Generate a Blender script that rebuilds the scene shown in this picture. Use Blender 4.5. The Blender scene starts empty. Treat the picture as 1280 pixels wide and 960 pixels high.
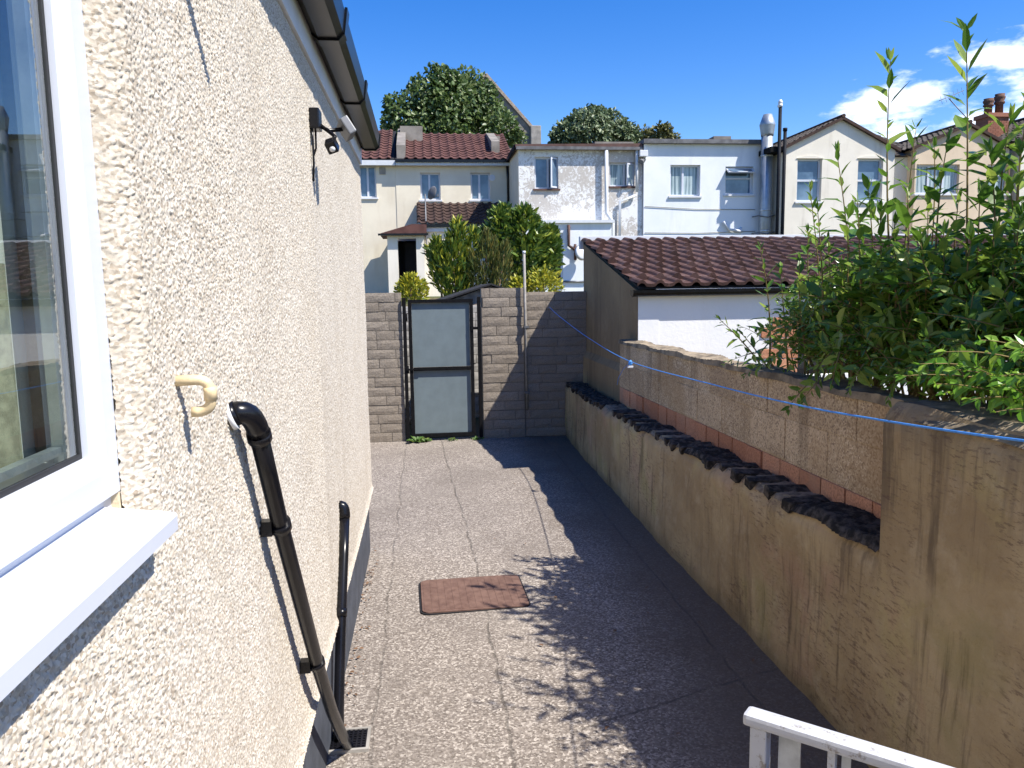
import bpy, bmesh, math, random
import numpy as np
from mathutils import Vector, Matrix
random.seed(7); rng = np.random.default_rng(7)
R = math.radians
sc = bpy.context.scene
col = sc.collection

# ------------------------------------------------------------------ camera
FPX, EYE, ROLL, VX, VY = 961.0, 1.82, 0.015, 529.0, 363.0
yd = Vector((VX-640, VY-480, FPX))
b_ = -FPX*FPX/((VX-640)*ROLL+(VY-480))
yd.normalize(); dn = Vector((ROLL*b_, b_, FPX)).normalized(); up_ = -dn
xd = dn.cross(yd)
if xd.x < 0: xd = -xd
CM = Matrix((xd, yd, up_))                       # image ray (x right, y down, z forward) -> world
CAM = Vector((0, 0, EYE))
def at(px, py, ax, val):
    """the world point where the photo's pixel meets the plane axis = val (survey of the place)"""
    v = CM @ Vector((px-640, py-480, FPX)); t = (val-CAM[ax])/v[ax]
    return CAM + v*t
def aY(px, py, Y): return at(px, py, 1, Y)
cd = bpy.data.cameras.new('camera'); cam = bpy.data.objects.new('camera', cd); col.objects.link(cam)
cd.sensor_width = 36; cd.lens = FPX/1280*36; cd.clip_start = .05; cd.clip_end = 6000
rot = Matrix((Vector((CM[0][0], -CM[0][1], -CM[0][2])), Vector((CM[1][0], -CM[1][1], -CM[1][2])), Vector((CM[2][0], -CM[2][1], -CM[2][2]))))
cam.matrix_world = Matrix.Translation(CAM) @ rot.to_4x4()
sc.camera = cam

# ------------------------------------------------------------------ light, sky, exposure
SUN = Vector((.64, -.42, 1)).normalized()
sl = bpy.data.lights.new('sun', 'SUN'); sl.energy = 4.3; sl.angle = R(.5); sl.color = (1, .95, .87)
so = bpy.data.objects.new('sun', sl); col.objects.link(so); so.location = (5, -5, 12)
so.rotation_euler = (-SUN).to_track_quat('-Z', 'Y').to_euler()
sc.view_settings.view_transform = 'Standard'; sc.view_settings.look = 'None'
sc.view_settings.gamma = 1; sc.view_settings.use_curve_mapping = False
sc.view_settings.exposure = 1.0
wd = bpy.data.worlds.new('World'); sc.world = wd; wd.use_nodes = True
wt = wd.node_tree; wt.nodes.clear()
def W(t, **k):
    n = wt.nodes.new(t)
    for a, b in k.items(): setattr(n, a, b)
    return n
def wm(op, a, b=None, c=None):
    n = W('ShaderNodeMath', operation=op)
    for i, v in enumerate((a, b, c)):
        if v is None: continue
        if isinstance(v, (int, float)): n.inputs[i].default_value = v
        else: wt.links.new(v, n.inputs[i])
    return n.outputs[0]
sky = W('ShaderNodeTexSky', sky_type='NISHITA'); sky.sun_disc = False
sky.sun_elevation = math.asin(SUN.z); sky.sun_rotation = math.atan2(SUN.x, SUN.y)
sky.air_density = 1.0; sky.dust_density = .25; sky.ozone_density = 2.2; sky.altitude = 60
hs = W('ShaderNodeHueSaturation'); hs.inputs['Saturation'].default_value = 1.45; hs.inputs['Value'].default_value = 1.0; hs.inputs['Hue'].default_value = .516
wt.links.new(sky.outputs[0], hs.inputs['Color'])
tcn = W('ShaderNodeTexCoord'); sx = W('ShaderNodeSeparateXYZ'); wt.links.new(tcn.outputs['Generated'], sx.inputs[0])
az = wm('ARCTAN2', sx.outputs[0], sx.outputs[1]); el = wm('ARCSINE', sx.outputs[2])
cmb = W('ShaderNodeCombineXYZ'); wt.links.new(wm('MULTIPLY', az, 9.0), cmb.inputs[0]); wt.links.new(wm('MULTIPLY', el, 22.0), cmb.inputs[1])
nz = W('ShaderNodeTexNoise'); nz.inputs['Scale'].default_value = 1.5; nz.inputs['Detail'].default_value = 9; nz.inputs['Roughness'].default_value = .58
wt.links.new(cmb.outputs[0], nz.inputs['Vector'])
dens = None
for a0, e0, wa, we, k in ((.595, .205, .10, .024, 1.25), (.675, .236, .075, .020, 1.15), (.535, .150, .075, .040, 1.7), (.445, .135, .10, .020, 1.1), (.70, .195, .06, .026, 1.15), (.63, .175, .06, .02, .9), (-.55, .33, .2, .06, .8), (1.5, .3, .4, .08, .9), (2.6, .4, .5, .1, .9)):
    d = wm('SQRT', wm('ADD', wm('POWER', wm('ABSOLUTE', wm('DIVIDE', wm('SUBTRACT', az, a0), wa)), 2.0), wm('POWER', wm('ABSOLUTE', wm('DIVIDE', wm('SUBTRACT', el, e0), we)), 2.0)))
    m = wm('MULTIPLY', wm('SUBTRACT', 1.25, d), k)
    dens = m if dens is None else wm('MAXIMUM', dens, m)
cl = wm('ADD', wm('MULTIPLY', dens, .55), wm('MULTIPLY', wm('SUBTRACT', nz.outputs[0], .5), 3.2))
mr = W('ShaderNodeMapRange', interpolation_type='SMOOTHSTEP'); mr.inputs[1].default_value = .12; mr.inputs[2].default_value = .85
wt.links.new(cl, mr.inputs[0])
cloudmask = wm('MINIMUM', mr.outputs[0], wm('MULTIPLY', wm('MAXIMUM', dens, 0.0), 3.0))
mxs = W('ShaderNodeMix', data_type='RGBA'); wt.links.new(wm('MULTIPLY', cloudmask, .93), mxs.inputs[0])
wt.links.new(hs.outputs[0], mxs.inputs[6]); mxs.inputs[7].default_value = (7.6, 8.0, 8.8, 1)
bg = W('ShaderNodeBackground'); bg.inputs[1].default_value = .105; wt.links.new(mxs.outputs[2], bg.inputs[0])
wo = W('ShaderNodeOutputWorld'); wt.links.new(bg.outputs[0], wo.inputs[0])

# ------------------------------------------------------------------ materials
class MT:
    def __init__(s, name, rough=.8, spec=.3, metal=0):
        s.m = bpy.data.materials.new(name); s.m.use_nodes = True; s.t = s.m.node_tree
        s.b = s.t.nodes['Principled BSDF']; s.b.inputs['Roughness'].default_value = rough
        s.b.inputs['Specular IOR Level'].default_value = spec; s.b.inputs['Metallic'].default_value = metal
        s.obj = s.n('ShaderNodeTexCoord').outputs['Object']
    def n(s, t, **k):
        n = s.t.nodes.new(t)
        for a, b in k.items(): setattr(n, a, b)
        return n
    def l(s, a, b): s.t.links.new(a, b)
    def put(s, v, sock):
        if v is None: return
        if isinstance(v, (int, float)): sock.default_value = v
        elif isinstance(v, (tuple, list)): sock.default_value = (*v, 1) if len(v) == 3 and len(sock.default_value) == 4 else v
        else: s.l(v, sock)
    def scale(s, x, y, z, vec=None, rot=None):
        n = s.n('ShaderNodeMapping'); n.inputs['Scale'].default_value = (x, y, z)
        if rot: n.inputs['Rotation'].default_value = rot
        s.l(vec or s.obj, n.inputs[0]); return n.outputs[0]
    def noise(s, sc_, det=4, rough=.55, vec=None, dist=0):
        n = s.n('ShaderNodeTexNoise'); n.inputs['Scale'].default_value = sc_; n.inputs['Detail'].default_value = det
        n.inputs['Roughness'].default_value = rough; n.inputs['Distortion'].default_value = dist; s.l(vec or s.obj, n.inputs['Vector']); return n.outputs[0]
    def vor(s, sc_, out='Color', feature='F1', vec=None, rnd=1):
        n = s.n('ShaderNodeTexVoronoi', feature=feature); n.inputs['Scale'].default_value = sc_; n.inputs['Randomness'].default_value = rnd
        s.l(vec or s.obj, n.inputs['Vector']); return n.outputs[out]
    def math(s, op, a, b=None, c=None, clamp=False):
        n = s.n('ShaderNodeMath', operation=op); n.use_clamp = clamp
        for i, v in enumerate((a, b, c)): s.put(v, n.inputs[i])
        return n.outputs[0]
    def ramp(s, f, a, b):
        n = s.n('ShaderNodeMapRange', interpolation_type='SMOOTHSTEP'); n.inputs[1].default_value = a; n.inputs[2].default_value = b
        s.l(f, n.inputs[0]); return n.outputs[0]
    def cr(s, f, stops):
        n = s.n('ShaderNodeValToRGB'); e = n.color_ramp.elements
        while len(e) < len(stops): e.new(.5)
        for x, (p, c) in zip(e, stops): x.position = p; x.color = (*c, 1)
        s.l(f, n.inputs[0]); return n.outputs[0]
    def mix(s, f, a, b, mode='MIX'):
        n = s.n('ShaderNodeMix', data_type='RGBA', blend_type=mode); s.put(f, n.inputs[0]); s.put(a, n.inputs[6]); s.put(b, n.inputs[7]); return n.outputs[2]
    def sep(s, v=None):
        n = s.n('ShaderNodeSeparateXYZ'); s.l(v or s.obj, n.inputs[0]); return n.outputs
    def color(s, c): s.put(c, s.b.inputs['Base Color']); return s
    def bump(s, h, strength=.5, dist=.01):
        n = s.n('ShaderNodeBump'); n.inputs['Strength'].default_value = strength; n.inputs['Distance'].default_value = dist
        s.l(h, n.inputs['Height'])
        if s.b.inputs['Normal'].is_linked: s.l(s.b.inputs['Normal'].links[0].from_socket, n.inputs['Normal'])
        s.l(n.outputs[0], s.b.inputs['Normal']); return s
    def island(s): return s.n('ShaderNodeNewGeometry').outputs['Random Per Island']

def plain(name, c, rough=.6, spec=.4, metal=0, var=.12, vs=6, bump=0, bs=60):
    k = MT(name, rough, spec, metal)
    d = tuple(x*(1-var) for x in c); l = tuple(min(1, x*(1+var)) for x in c)
    k.color(k.mix(k.ramp(k.noise(vs, 6, .6), .3, .7), d, l))
    if bump: k.bump(k.noise(bs, 4), bump, .004)
    return k.m
M = {}
# pebble-dash render
k = MT('roughcast', .9, .2)
cell = k.vor(190, 'Color'); r_ = k.sep(cell)[0]
c = k.cr(r_, [(0, (.32, .262, .20)), (.25, (.45, .395, .318)), (.6, (.54, .487, .408)), (1, (.635, .59, .515))])
c = k.mix(k.math('MULTIPLY', k.ramp(k.noise(1.6, 5), .5, .75), .3), c, (.46, .395, .30)); c = k.mix(k.math('MULTIPLY', k.ramp(k.noise(1, 6, .6, vec=k.scale(4, 3.2, .5)), .52, .72), .30), c, (.36, .305, .235))
k.color(c); k.bump(k.noise(520, 3), .5, .0012); M['rough'] = k.m
k = MT('reveal_render', .9, .2); k.color(k.mix(k.noise(90, 4), (.62, .5, .33), (.80, .70, .52))); k.bump(k.noise(120, 3), .5, .003); M['reveal'] = k.m
M['plinth'] = plain('plinth_paint', (.055, .062, .078), .75, .3, var=.25, vs=9, bump=.3)
M['upvc'] = plain('white_upvc', (.56, .585, .645), .28, .5, var=.015)
M['gutter_black'] = plain('black_gutter_plastic', (.006, .006, .007), .3, .22, var=.3)
M['upvc_dull'] = plain('weathered_white_plastic', (.66, .67, .69), .5, .4, var=.06)
M['black_plastic'] = plain('black_plastic', (.007, .007, .009), .26, .3, var=.3)
M['gasket'] = plain('gasket_rubber', (.02, .02, .022), .6)
M['grey_metal'] = plain('grey_metal', (.14, .145, .155), .45, .5, .3)
M['ivory_pipe'] = plain('aged_ivory_plastic', (.66, .52, .31), .5, .4, var=.18, vs=40)
M['galv'] = plain('galvanised_steel', (.50, .54, .58), .38, .5, .75, var=.22, vs=14)
M['flue'] = plain('spun_galvanised_steel', (.36, .40, .44), .45, .5, .6, var=.12, vs=5)
M['dark_metal'] = plain('black_painted_steel', (.006, .006, .007), .7, .12, var=.4, vs=30, bump=.2)
M['stack_paint'] = plain('dark_grey_pipe', (.008, .010, .015), .7, .15, var=.3)
M['pole_grey'] = plain('dull_grey_pole', (.25, .235, .215), .65, .3, .2, var=.25, vs=12)
M['whitewash'] = plain('grubby_whitewash', (.42, .40, .37), .9, .2, var=.3, vs=6)
M['brass'] = plain('dull_steel', (.5, .48, .45), .4, .5, .8)
# glass
def glass(name, tint, boost, body):
    k = MT(name, .02); nt = k.t; out = nt.nodes['Material Output']
    fr = k.n('ShaderNodeFresnel'); k.l(k.math('SUBTRACT', 1.5, k.math('MULTIPLY', k.n('ShaderNodeNewGeometry').outputs['Backfacing'], 1.5-1/1.5)), fr.inputs[0])
    g = k.n('ShaderNodeBsdfGlossy'); g.inputs['Roughness'].default_value = .0; g.inputs['Color'].default_value = (1, 1, 1, 1)
    t = k.n('ShaderNodeBsdfTransparent'); t.inputs[0].default_value = (*tint, 1)
    mx = k.n('ShaderNodeMixShader'); k.l(k.math('MULTIPLY', fr.outputs[0], boost, clamp=True), mx.inputs[0]); k.l(t.outputs[0], mx.inputs[1]); k.l(g.outputs[0], mx.inputs[2])
    k.l(mx.outputs[0], out.inputs[0]); return k.m
M['glass'] = glass('double_glazing', (.84, .90, .86), 2.0, None)
k = MT('window_glass', .04, .9); k.color(k.mix(k.ramp(k.noise(1.3, 3), .35, .65), (.05, .09, .15), (.13, .20, .28))); M['pane'] = k.m  # blue sky reflection mixed into the pane colour
k = MT('curtained_glass', .12, .6); w_ = k.noise(1, 3, vec=k.scale(14, 1, .6)); k.color(k.mix(k.ramp(w_, .4, .6), (.13, .18, .20), (.42, .50, .50))); M['pane_curtain'] = k.m
M['dark_inside'] = plain('dark_interior', (.012, .012, .014), .9)
M['net'] = plain('beige_net', (.24, .24, .17), .95, .1, var=.25, vs=70)
M['curtain'] = plain('net_curtain', (.46, .49, .47), .9)
M['room'] = plain('room_plaster', (.28, .28, .23), .9)
# yard concrete
k = MT('yard_concrete', .92, .2)
s_ = k.sep(); X_, Y_ = s_[0], s_[1]
ag = k.sep(k.vor(112, 'Color'))[0]
base = k.cr(ag, [(0, (.085, .069, .057)), (.35, (.175, .147, .124)), (.7, (.275, .238, .203)), (1, (.53, .475, .41))])
fine = k.noise(190, 3, .7)
base = k.mix(k.math('MULTIPLY', k.ramp(fine, .40, .62), .5), base, (.26, .225, .193))
stain = k.ramp(k.noise(1.1, 7, .62, dist=.6), .42, .68)
base = k.mix(k.math('MULTIPLY', stain, .45), base, (.15, .127, .108))
warm = k.ramp(k.noise(.7, 4), .45, .7); base = k.mix(k.math('MULTIPLY', warm, .25), base, (.30, .265, .22))
# shade along the garden wall deepened in the concrete colour
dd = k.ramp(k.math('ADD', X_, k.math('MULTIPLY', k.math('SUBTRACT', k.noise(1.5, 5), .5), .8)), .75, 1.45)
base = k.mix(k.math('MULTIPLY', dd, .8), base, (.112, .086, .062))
wob = k.math('MULTIPLY', k.math('SUBTRACT', k.noise(3, 6, .65), .5), .10)
def jline(expr, w):
    return k.math('SUBTRACT', 1.0, k.ramp(k.math('ABSOLUTE', k.math('ADD', expr, wob)), w*.3, w))
j1 = k.math('SUBTRACT', X_, k.math('ADD', .30, k.math('MULTIPLY', k.math('MAXIMUM', k.math('SUBTRACT', Y_, 5.0), 0.0), -.033)))
j2 = k.math('ADD', X_, .26)
j3 = k.math('SUBTRACT', Y_, k.math('ADD', 2.75, k.math('MULTIPLY', X_, .35)))
j4 = k.math('SUBTRACT', X_, 1.42)
j5 = k.math('SUBTRACT', Y_, 8.55)
J = k.math('MAXIMUM', k.math('MAXIMUM', jline(j1, .011), k.math('MULTIPLY', jline(j2, .010), .7)), k.math('MAXIMUM', k.math('MULTIPLY', jline(j3, .012), k.ramp(X_, .35, .8)), k.math('MULTIPLY', jline(j4, .012), .7)))
J = k.math('MAXIMUM', J, k.math('MULTIPLY', jline(j5, .012), .3))
J = k.math('MULTIPLY', J, k.ramp(k.noise(6, 4), .3, .55))
base = k.mix(k.math('MULTIPLY', J, .6), base, (.075, .065, .055))
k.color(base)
hgt = k.math('SUBTRACT', k.math('ADD', k.math('MULTIPLY', ag, .6), fine), k.math('MULTIPLY', J, 1.5))
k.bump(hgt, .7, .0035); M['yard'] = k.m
k = MT('garden_soil', .95, .1); k.color(k.mix(k.ramp(k.noise(1.2, 8), .4, .6), (.06, .075, .03), (.13, .10, .06))); M['soil'] = k.m
k = MT('manhole_iron', .75, .35, .2); k.color(k.mix(k.ramp(k.noise(22, 6), .3, .7), (.125, .070, .052), (.185, .110, .082))); k.bump(k.noise(140, 3), .4, .003); M['iron'] = k.m
# brown cement render
k = MT('brown_render', .92, .15)
n1 = k.noise(1.2, 8, .62); n2 = k.noise(1, 7, .68, vec=k.scale(9, 9, .7)); n3 = k.noise(7, 8, .75)
c = k.mix(k.ramp(n1, .35, .66), (0.305, 0.216, 0.116), (0.490, 0.372, 0.210))
c = k.mix(k.math('MULTIPLY', k.ramp(k.noise(1.9, 7, .65, dist=.5), .52, .68), .55), c, (0.426, 0.263, 0.170))
c = k.mix(k.math('MULTIPLY', k.ramp(k.noise(2.6, 7, .65), .55, .70), .5), c, (0.469, 0.383, 0.170))
c = k.mix(k.math('MULTIPLY', k.ramp(n3, .50, .70), .45), c, (0.525, 0.419, 0.270))
c = k.mix(k.math('MULTIPLY', k.ramp(k.noise(16, 8, .8), .54, .70), .45), c, (0.185, 0.135, 0.085))
zz = k.sep()[2]; yy = k.sep()[1]
c = k.mix(k.math('MULTIPLY', k.math('MULTIPLY', k.ramp(n2, .50, .64), k.ramp(k.noise(1.7, 5), .36, .58)), .75), c, (0.121, 0.088, 0.057))
drip = k.noise(1, 5, .6, vec=k.scale(1, 15, .9))
lowz = k.math('SUBTRACT', k.math('MULTIPLY', k.math('MAXIMUM', k.math('SUBTRACT', yy, 2.6), 0.0), 3.0, clamp=True), 0.0)
edge_z = k.math('SUBTRACT', 1.38, k.math('MULTIPLY', lowz, .56))
near_top = k.ramp(k.math('ADD', k.math('SUBTRACT', zz, edge_z), k.math('MULTIPLY', k.math('SUBTRACT', drip, .5), 1.3)), -.28, .05)
c = k.mix(k.math('MULTIPLY', near_top, .45), c, (0.142, 0.116, 0.085))
scr = k.noise(1, 5, .75, vec=k.scale(30, 17, 68, rot=(R(36), 0, 0)))
sm = k.ramp(k.noise(1.5, 4), .44, .58)
c = k.mix(k.math('MULTIPLY', k.math('MULTIPLY', k.ramp(scr, .52, .62), sm), .6), c, (0.121, 0.074, 0.057))
damp = k.math('MULTIPLY', k.ramp(k.math('ADD', yy, k.math('MULTIPLY', k.noise(2, 5), 2.0)), 6.0, 9.2), .6)
c = k.mix(damp, c, (0.177, 0.159, 0.121))
grn = k.math('MULTIPLY', k.ramp(k.noise(2.3, 6), .57, .7), .35); c = k.mix(grn, c, (0.241, 0.220, 0.071))
base_ = k.math('MULTIPLY', k.ramp(k.math('ADD', zz, k.math('MULTIPLY', k.noise(5, 5), .16)), .20, .07), .55); c = k.mix(base_, c, (0.128, 0.106, 0.064))
k.color(c)
k.bump(k.noise(11, 7, .6), .6, .03); k.bump(scr, .45, .008); k.bump(k.noise(150, 4), .4, .003); M['render'] = k.m
k = MT('side_render', .92, .15); n2 = k.noise(1, 7, .65, vec=k.scale(5, 5, .5))
c = k.mix(k.ramp(k.noise(1.3, 8, .62), .35, .66), (.40, .27, .135), (.54, .385, .205)); c = k.mix(k.math('MULTIPLY', k.ramp(n2, .5, .68), .6), c, (.24, .16, .085)); c = k.mix(k.math('MULTIPLY', k.ramp(k.noise(9, 8, .8), .54, .7), .4), c, (.19, .15, .10))
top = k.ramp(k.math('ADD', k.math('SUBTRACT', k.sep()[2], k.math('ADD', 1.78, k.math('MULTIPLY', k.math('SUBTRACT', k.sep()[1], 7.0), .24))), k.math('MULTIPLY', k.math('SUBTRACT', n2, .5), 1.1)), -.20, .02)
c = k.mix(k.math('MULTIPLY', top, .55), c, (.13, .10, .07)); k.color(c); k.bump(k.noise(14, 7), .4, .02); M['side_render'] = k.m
k = MT('render_top_grime', .95, .1); k.color(k.mix(k.ramp(k.noise(9, 7), .35, .65), (.14, .115, .085), (.34, .275, .19))); k.bump(k.noise(30, 6), .8, .012); M['grime'] = k.m
def blocky(name, lo, hi, dark, rough_bump, spk=90):
    k = MT(name, .93, .15)
    i = k.island(); c = k.mix(i, lo, hi)
    c = k.mix(k.math('MULTIPLY', k.ramp(k.noise(spk, 4, .7), .42, .64), .65), c, tuple(x*.62 for x in lo))
    c = k.mix(k.math('MULTIPLY', k.ramp(k.noise(2.2, 6), .48, .7), .5), c, dark)
    k.color(c); k.bump(k.noise(38, 6, .65), rough_bump, .014); return k.m
M['gate_block'] = blocky('split_face_block', (.265, .224, .178), (.325, .278, .225), (.20, .168, .132), .5)
M['mortar'] = plain('grey_mortar', (.215, .19, .16), .95, .1, var=.2, vs=12, bump=.5)
M['ledge_mortar'] = plain('dirty_ledge_mortar', (.22, .172, .118), .95, .1, var=.45, vs=16, bump=.8, bs=40)
M['mortar_dark'] = plain('old_dark_mortar', (.13, .112, .09), .95, .1, var=.3, vs=12, bump=.5)
k = MT('pinkish_concrete_block', .93, .15)
i = k.island(); c = k.mix(i, (.42, .30, .18), (.56, .42, .27))
sp = k.sep(k.vor(120, 'Color'))[0]
c = k.mix(k.math('MULTIPLY', k.math('MULTIPLY', k.ramp(sp, .55, .9), k.ramp(k.noise(1.3, 4), .3, .6)), .9), c, (.72, .58, .40)); c = k.mix(k.math('MULTIPLY', k.ramp(sp, .35, .1), .6), c, (.16, .11, .08))
c = k.mix(k.math('MULTIPLY', k.ramp(k.noise(1.6, 6), .45, .66), .55), c, (.33, .205, .095))
c = k.mix(k.math('MULTIPLY', k.ramp(k.noise(1, 5, vec=k.scale(5, 5, .8)), .52, .7), .5), c, (.11, .075, .045))
k.color(c); k.bump(sp, .6, .004); k.bump(k.noise(20, 6), .4, .008); M['block'] = k.m
M['orange_brick'] = blocky('orange_brick', (.46, .20, .11), (.64, .33, .20), (.40, .26, .18), .6)
k = MT('mossy_black_brick', .95, .15); k.color(k.mix(k.ramp(k.noise(26, 6), .40, .66), (.026, .023, .020), (.105, .088, .072))); k.bump(k.noise(60, 5), .9, .008); M['moss_brick'] = k.m
k = MT('concrete_roof_tile', .85, .2)
c = k.mix(k.noise(3, 5), (.062, .034, .028), (.125, .066, .052)); c = k.mix(k.math('MULTIPLY', k.ramp(k.noise(28, 5, .7), .50, .70), .6), c, (.035, .025, .022)); c = k.mix(k.math('MULTIPLY', k.ramp(k.noise(9, 6, .75), .62, .72), .8), c, (.26, .22, .19))
tv = k.sep(k.vor(5.2, 'Color'))[1]; c = k.mix(k.math('MULTIPLY', k.ramp(tv, .55, 1.0), .55), c, (.16, .10, .085)); c = k.mix(k.math('MULTIPLY', k.ramp(tv, .3, .0), .5), c, (.045, .030, .027))
k.color(c); k.bump(k.noise(70, 4), .4, .006); M['tile'] = k.m
M['tile_red'] = plain('red_brown_tile', (.105, .050, .042), .85, .2, var=.25, vs=3)
M['tile_dark'] = plain('dark_brown_tile', (.058, .036, .030), .85, .2, var=.25, vs=3)
M['tile_grey'] = plain('weathered_grey_tile', (.10, .085, .07), .85, .2, var=.25, vs=3)
def facade(name, a, b, stain, amt=.35):
    k = MT(name, .9, .2); c = k.mix(k.ramp(k.noise(.8, 7, .6), .35, .65), a, b)
    c = k.mix(k.math('MULTIPLY', k.ramp(k.noise(1, 6, .6, vec=k.scale(2.2, 2.2, .35)), .5, .74), amt), c, stain)
    k.color(c); k.bump(k.noise(30, 4), .2, .01); return k.m
M['cream'] = facade('cream_painted_render', (.70, .63, .49), (.78, .71, .56), (.52, .43, .30))
M['cream_light'] = facade('pale_cream_render', (.70, .65, .55), (.77, .72, .62), (.42, .37, .30), .5)
M['tan'] = facade('tan_render', (.60, .48, .345), (.68, .55, .40), (.44, .34, .24))
M['white_wall'] = facade('white_painted_render', (.70, .735, .76), (.78, .80, .81), (.50, .53, .56))
M['garage_white'] = facade('white_masonry_paint', (.74, .74, .73), (.80, .79, .77), (.55, .52, .45))
k = MT('peeling_white_paint', .9, .2); s_ = k.sep()
pn = k.noise(4.6, 9, .72, dist=1.6); pf = k.noise(15, 7, .75, dist=.8)
zone = k.noise(.55, 4)
pe = k.math('ADD', k.math('ADD', k.math('MULTIPLY', pn, .8), k.math('MULTIPLY', pf, .55)), k.math('MULTIPLY', k.math('SUBTRACT', zone, .44), .85))
pk = k.math('MULTIPLY', k.ramp(pe, .675, .755), .85)
c = k.mix(pk, (.76, .76, .745), k.mix(k.noise(12, 5), (.32, .28, .235), (.56, .52, .47))); k.color(c); k.bump(pk, .25, .01); M['peel'] = k.m
M['brick_red'] = blocky('red_brick', (.30, .13, .085), (.42, .19, .12), (.2, .1, .07), .4)
M['pot'] = plain('terracotta_pot', (.13, .075, .055), .85, .2, var=.4, vs=20)
M['stone'] = plain('grey_stone', (.22, .20, .175), .9, .2, var=.25, vs=2)
M['felt'] = plain('roof_felt', (.035, .035, .036), .9, .15, var=.3, vs=15, bump=.4)
M['board'] = plain('weathered_board', (.34, .28, .22), .9, .15, var=.3, vs=10)
M['lead'] = plain('lead_flashing', (.13, .13, .135), .7, .3, var=.3, vs=4)
M['fascia_white'] = plain('fascia_paint', (.62, .64, .66), .5, .3, var=.05)
M['fascia_brown'] = plain('brown_fascia', (.10, .055, .045), .7, .3, var=.3, vs=2)
M['gate_panel'] = plain('grey_gate_sheet', (.15, .188, .20), .5, .4, .0, var=.07, vs=7)
k = MT('old_white_paint', .6, .35); c = k.mix(k.ramp(k.noise(3, 6), .4, .7), (.50, .51, .53), (.38, .39, .42)); c = k.mix(k.ramp(k.noise(1, 7, .75, vec=k.scale(20, 20, 20)), .56, .64), c, (.26, .235, .21)); k.color(c); k.bump(k.noise(50, 5), .3, .003); M['rail'] = k.m
M['blue_line'] = plain('blue_cord', (.07, .28, .72), .5, .4, var=.1, vs=60)
M['concrete'] = plain('grey_concrete', (.30, .28, .25), .9, .2, var=.2, vs=4, bump=.4)
def leafmat(name, a, b, c3, rough=.38, trans=.3, spec=.5, back=None):
    k = MT(name, rough, spec); i = k.island()
    c = k.cr(i, [(0, a), (.55, b), (1, c3)])
    c = k.mix(k.math('MULTIPLY', k.noise(60, 3), .35), c, tuple(x*.6 for x in a)); k.color(c)
    tr = k.n('ShaderNodeBsdfTranslucent'); k.l(k.mix(.5, c, (.35, .5, .05), 'MULTIPLY') if False else c, tr.inputs[0])
    ad = k.n('ShaderNodeMixShader'); ad.inputs[0].default_value = trans
    out = k.t.nodes['Material Output']; k.l(k.b.outputs[0], ad.inputs[1]); k.l(tr.outputs[0], ad.inputs[2]); k.l(ad.outputs[0], out.inputs[0]); return k.m
M['leaf'] = leafmat('shrub_leaf', (.065, .155, .018), (.155, .285, .034), (.38, .47, .08), .27, .42)
M['leaf_bright'] = leafmat('bright_leaf', (.10, .26, .016), (.20, .40, .03), (.36, .52, .06), .33, .40)
M['leaf_tree'] = leafmat('tree_leaf', (0.048, 0.090, 0.022), (0.119, 0.188, 0.050), (0.288, 0.350, 0.150), .42, .3)
M['leaf_tree_grey'] = leafmat('grey_tree_leaf', (0.053, 0.090, 0.037), (0.125, 0.175, 0.075), (0.288, 0.338, 0.188), .5, .2)
M['leaf_olive'] = leafmat('olive_tree_leaf', (0.078, 0.085, 0.019), (0.130, 0.130, 0.036), (0.195, 0.195, 0.065), .5, .2)
M['leaf_gold'] = leafmat('golden_conifer', (0.053, 0.112, 0.018), (0.150, 0.225, 0.030), (0.540, 0.495, 0.045), .5, .2)
M['leaf_brown'] = leafmat('bronzed_conifer', (0.053, 0.090, 0.018), (0.128, 0.150, 0.030), (0.300, 0.225, 0.045), .6, .2)
M['leaf_laurel'] = leafmat('laurel_leaf', (0.046, 0.101, 0.019), (0.116, 0.194, 0.034), (0.372, 0.419, 0.054), .4, .25)
M['leaf_yellow'] = leafmat('yellow_shrub_leaf', (0.120, 0.180, 0.024), (0.420, 0.408, 0.036), (0.700, 0.600, 0.048), .5, .3)
M['weed'] = leafmat('weed_leaf', (.05, .12, .02), (.10, .19, .03), (.22, .27, .06), .5, .3)
M['stem'] = plain('brown_stem', (.17, .115, .065), .8, .2, var=.3, vs=20)
M['stem_red'] = plain('reddish_green_stem', (.20, .15, .06), .7, .2, var=.3, vs=14)
M['bark'] = plain('tree_bark', (.10, .08, .06), .95, .1, var=.3, vs=5, bump=.5)
M['dryleaf'] = plain('dry_leaf', (.15, .085, .048), .8, .2, var=.3, vs=30)

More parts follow.
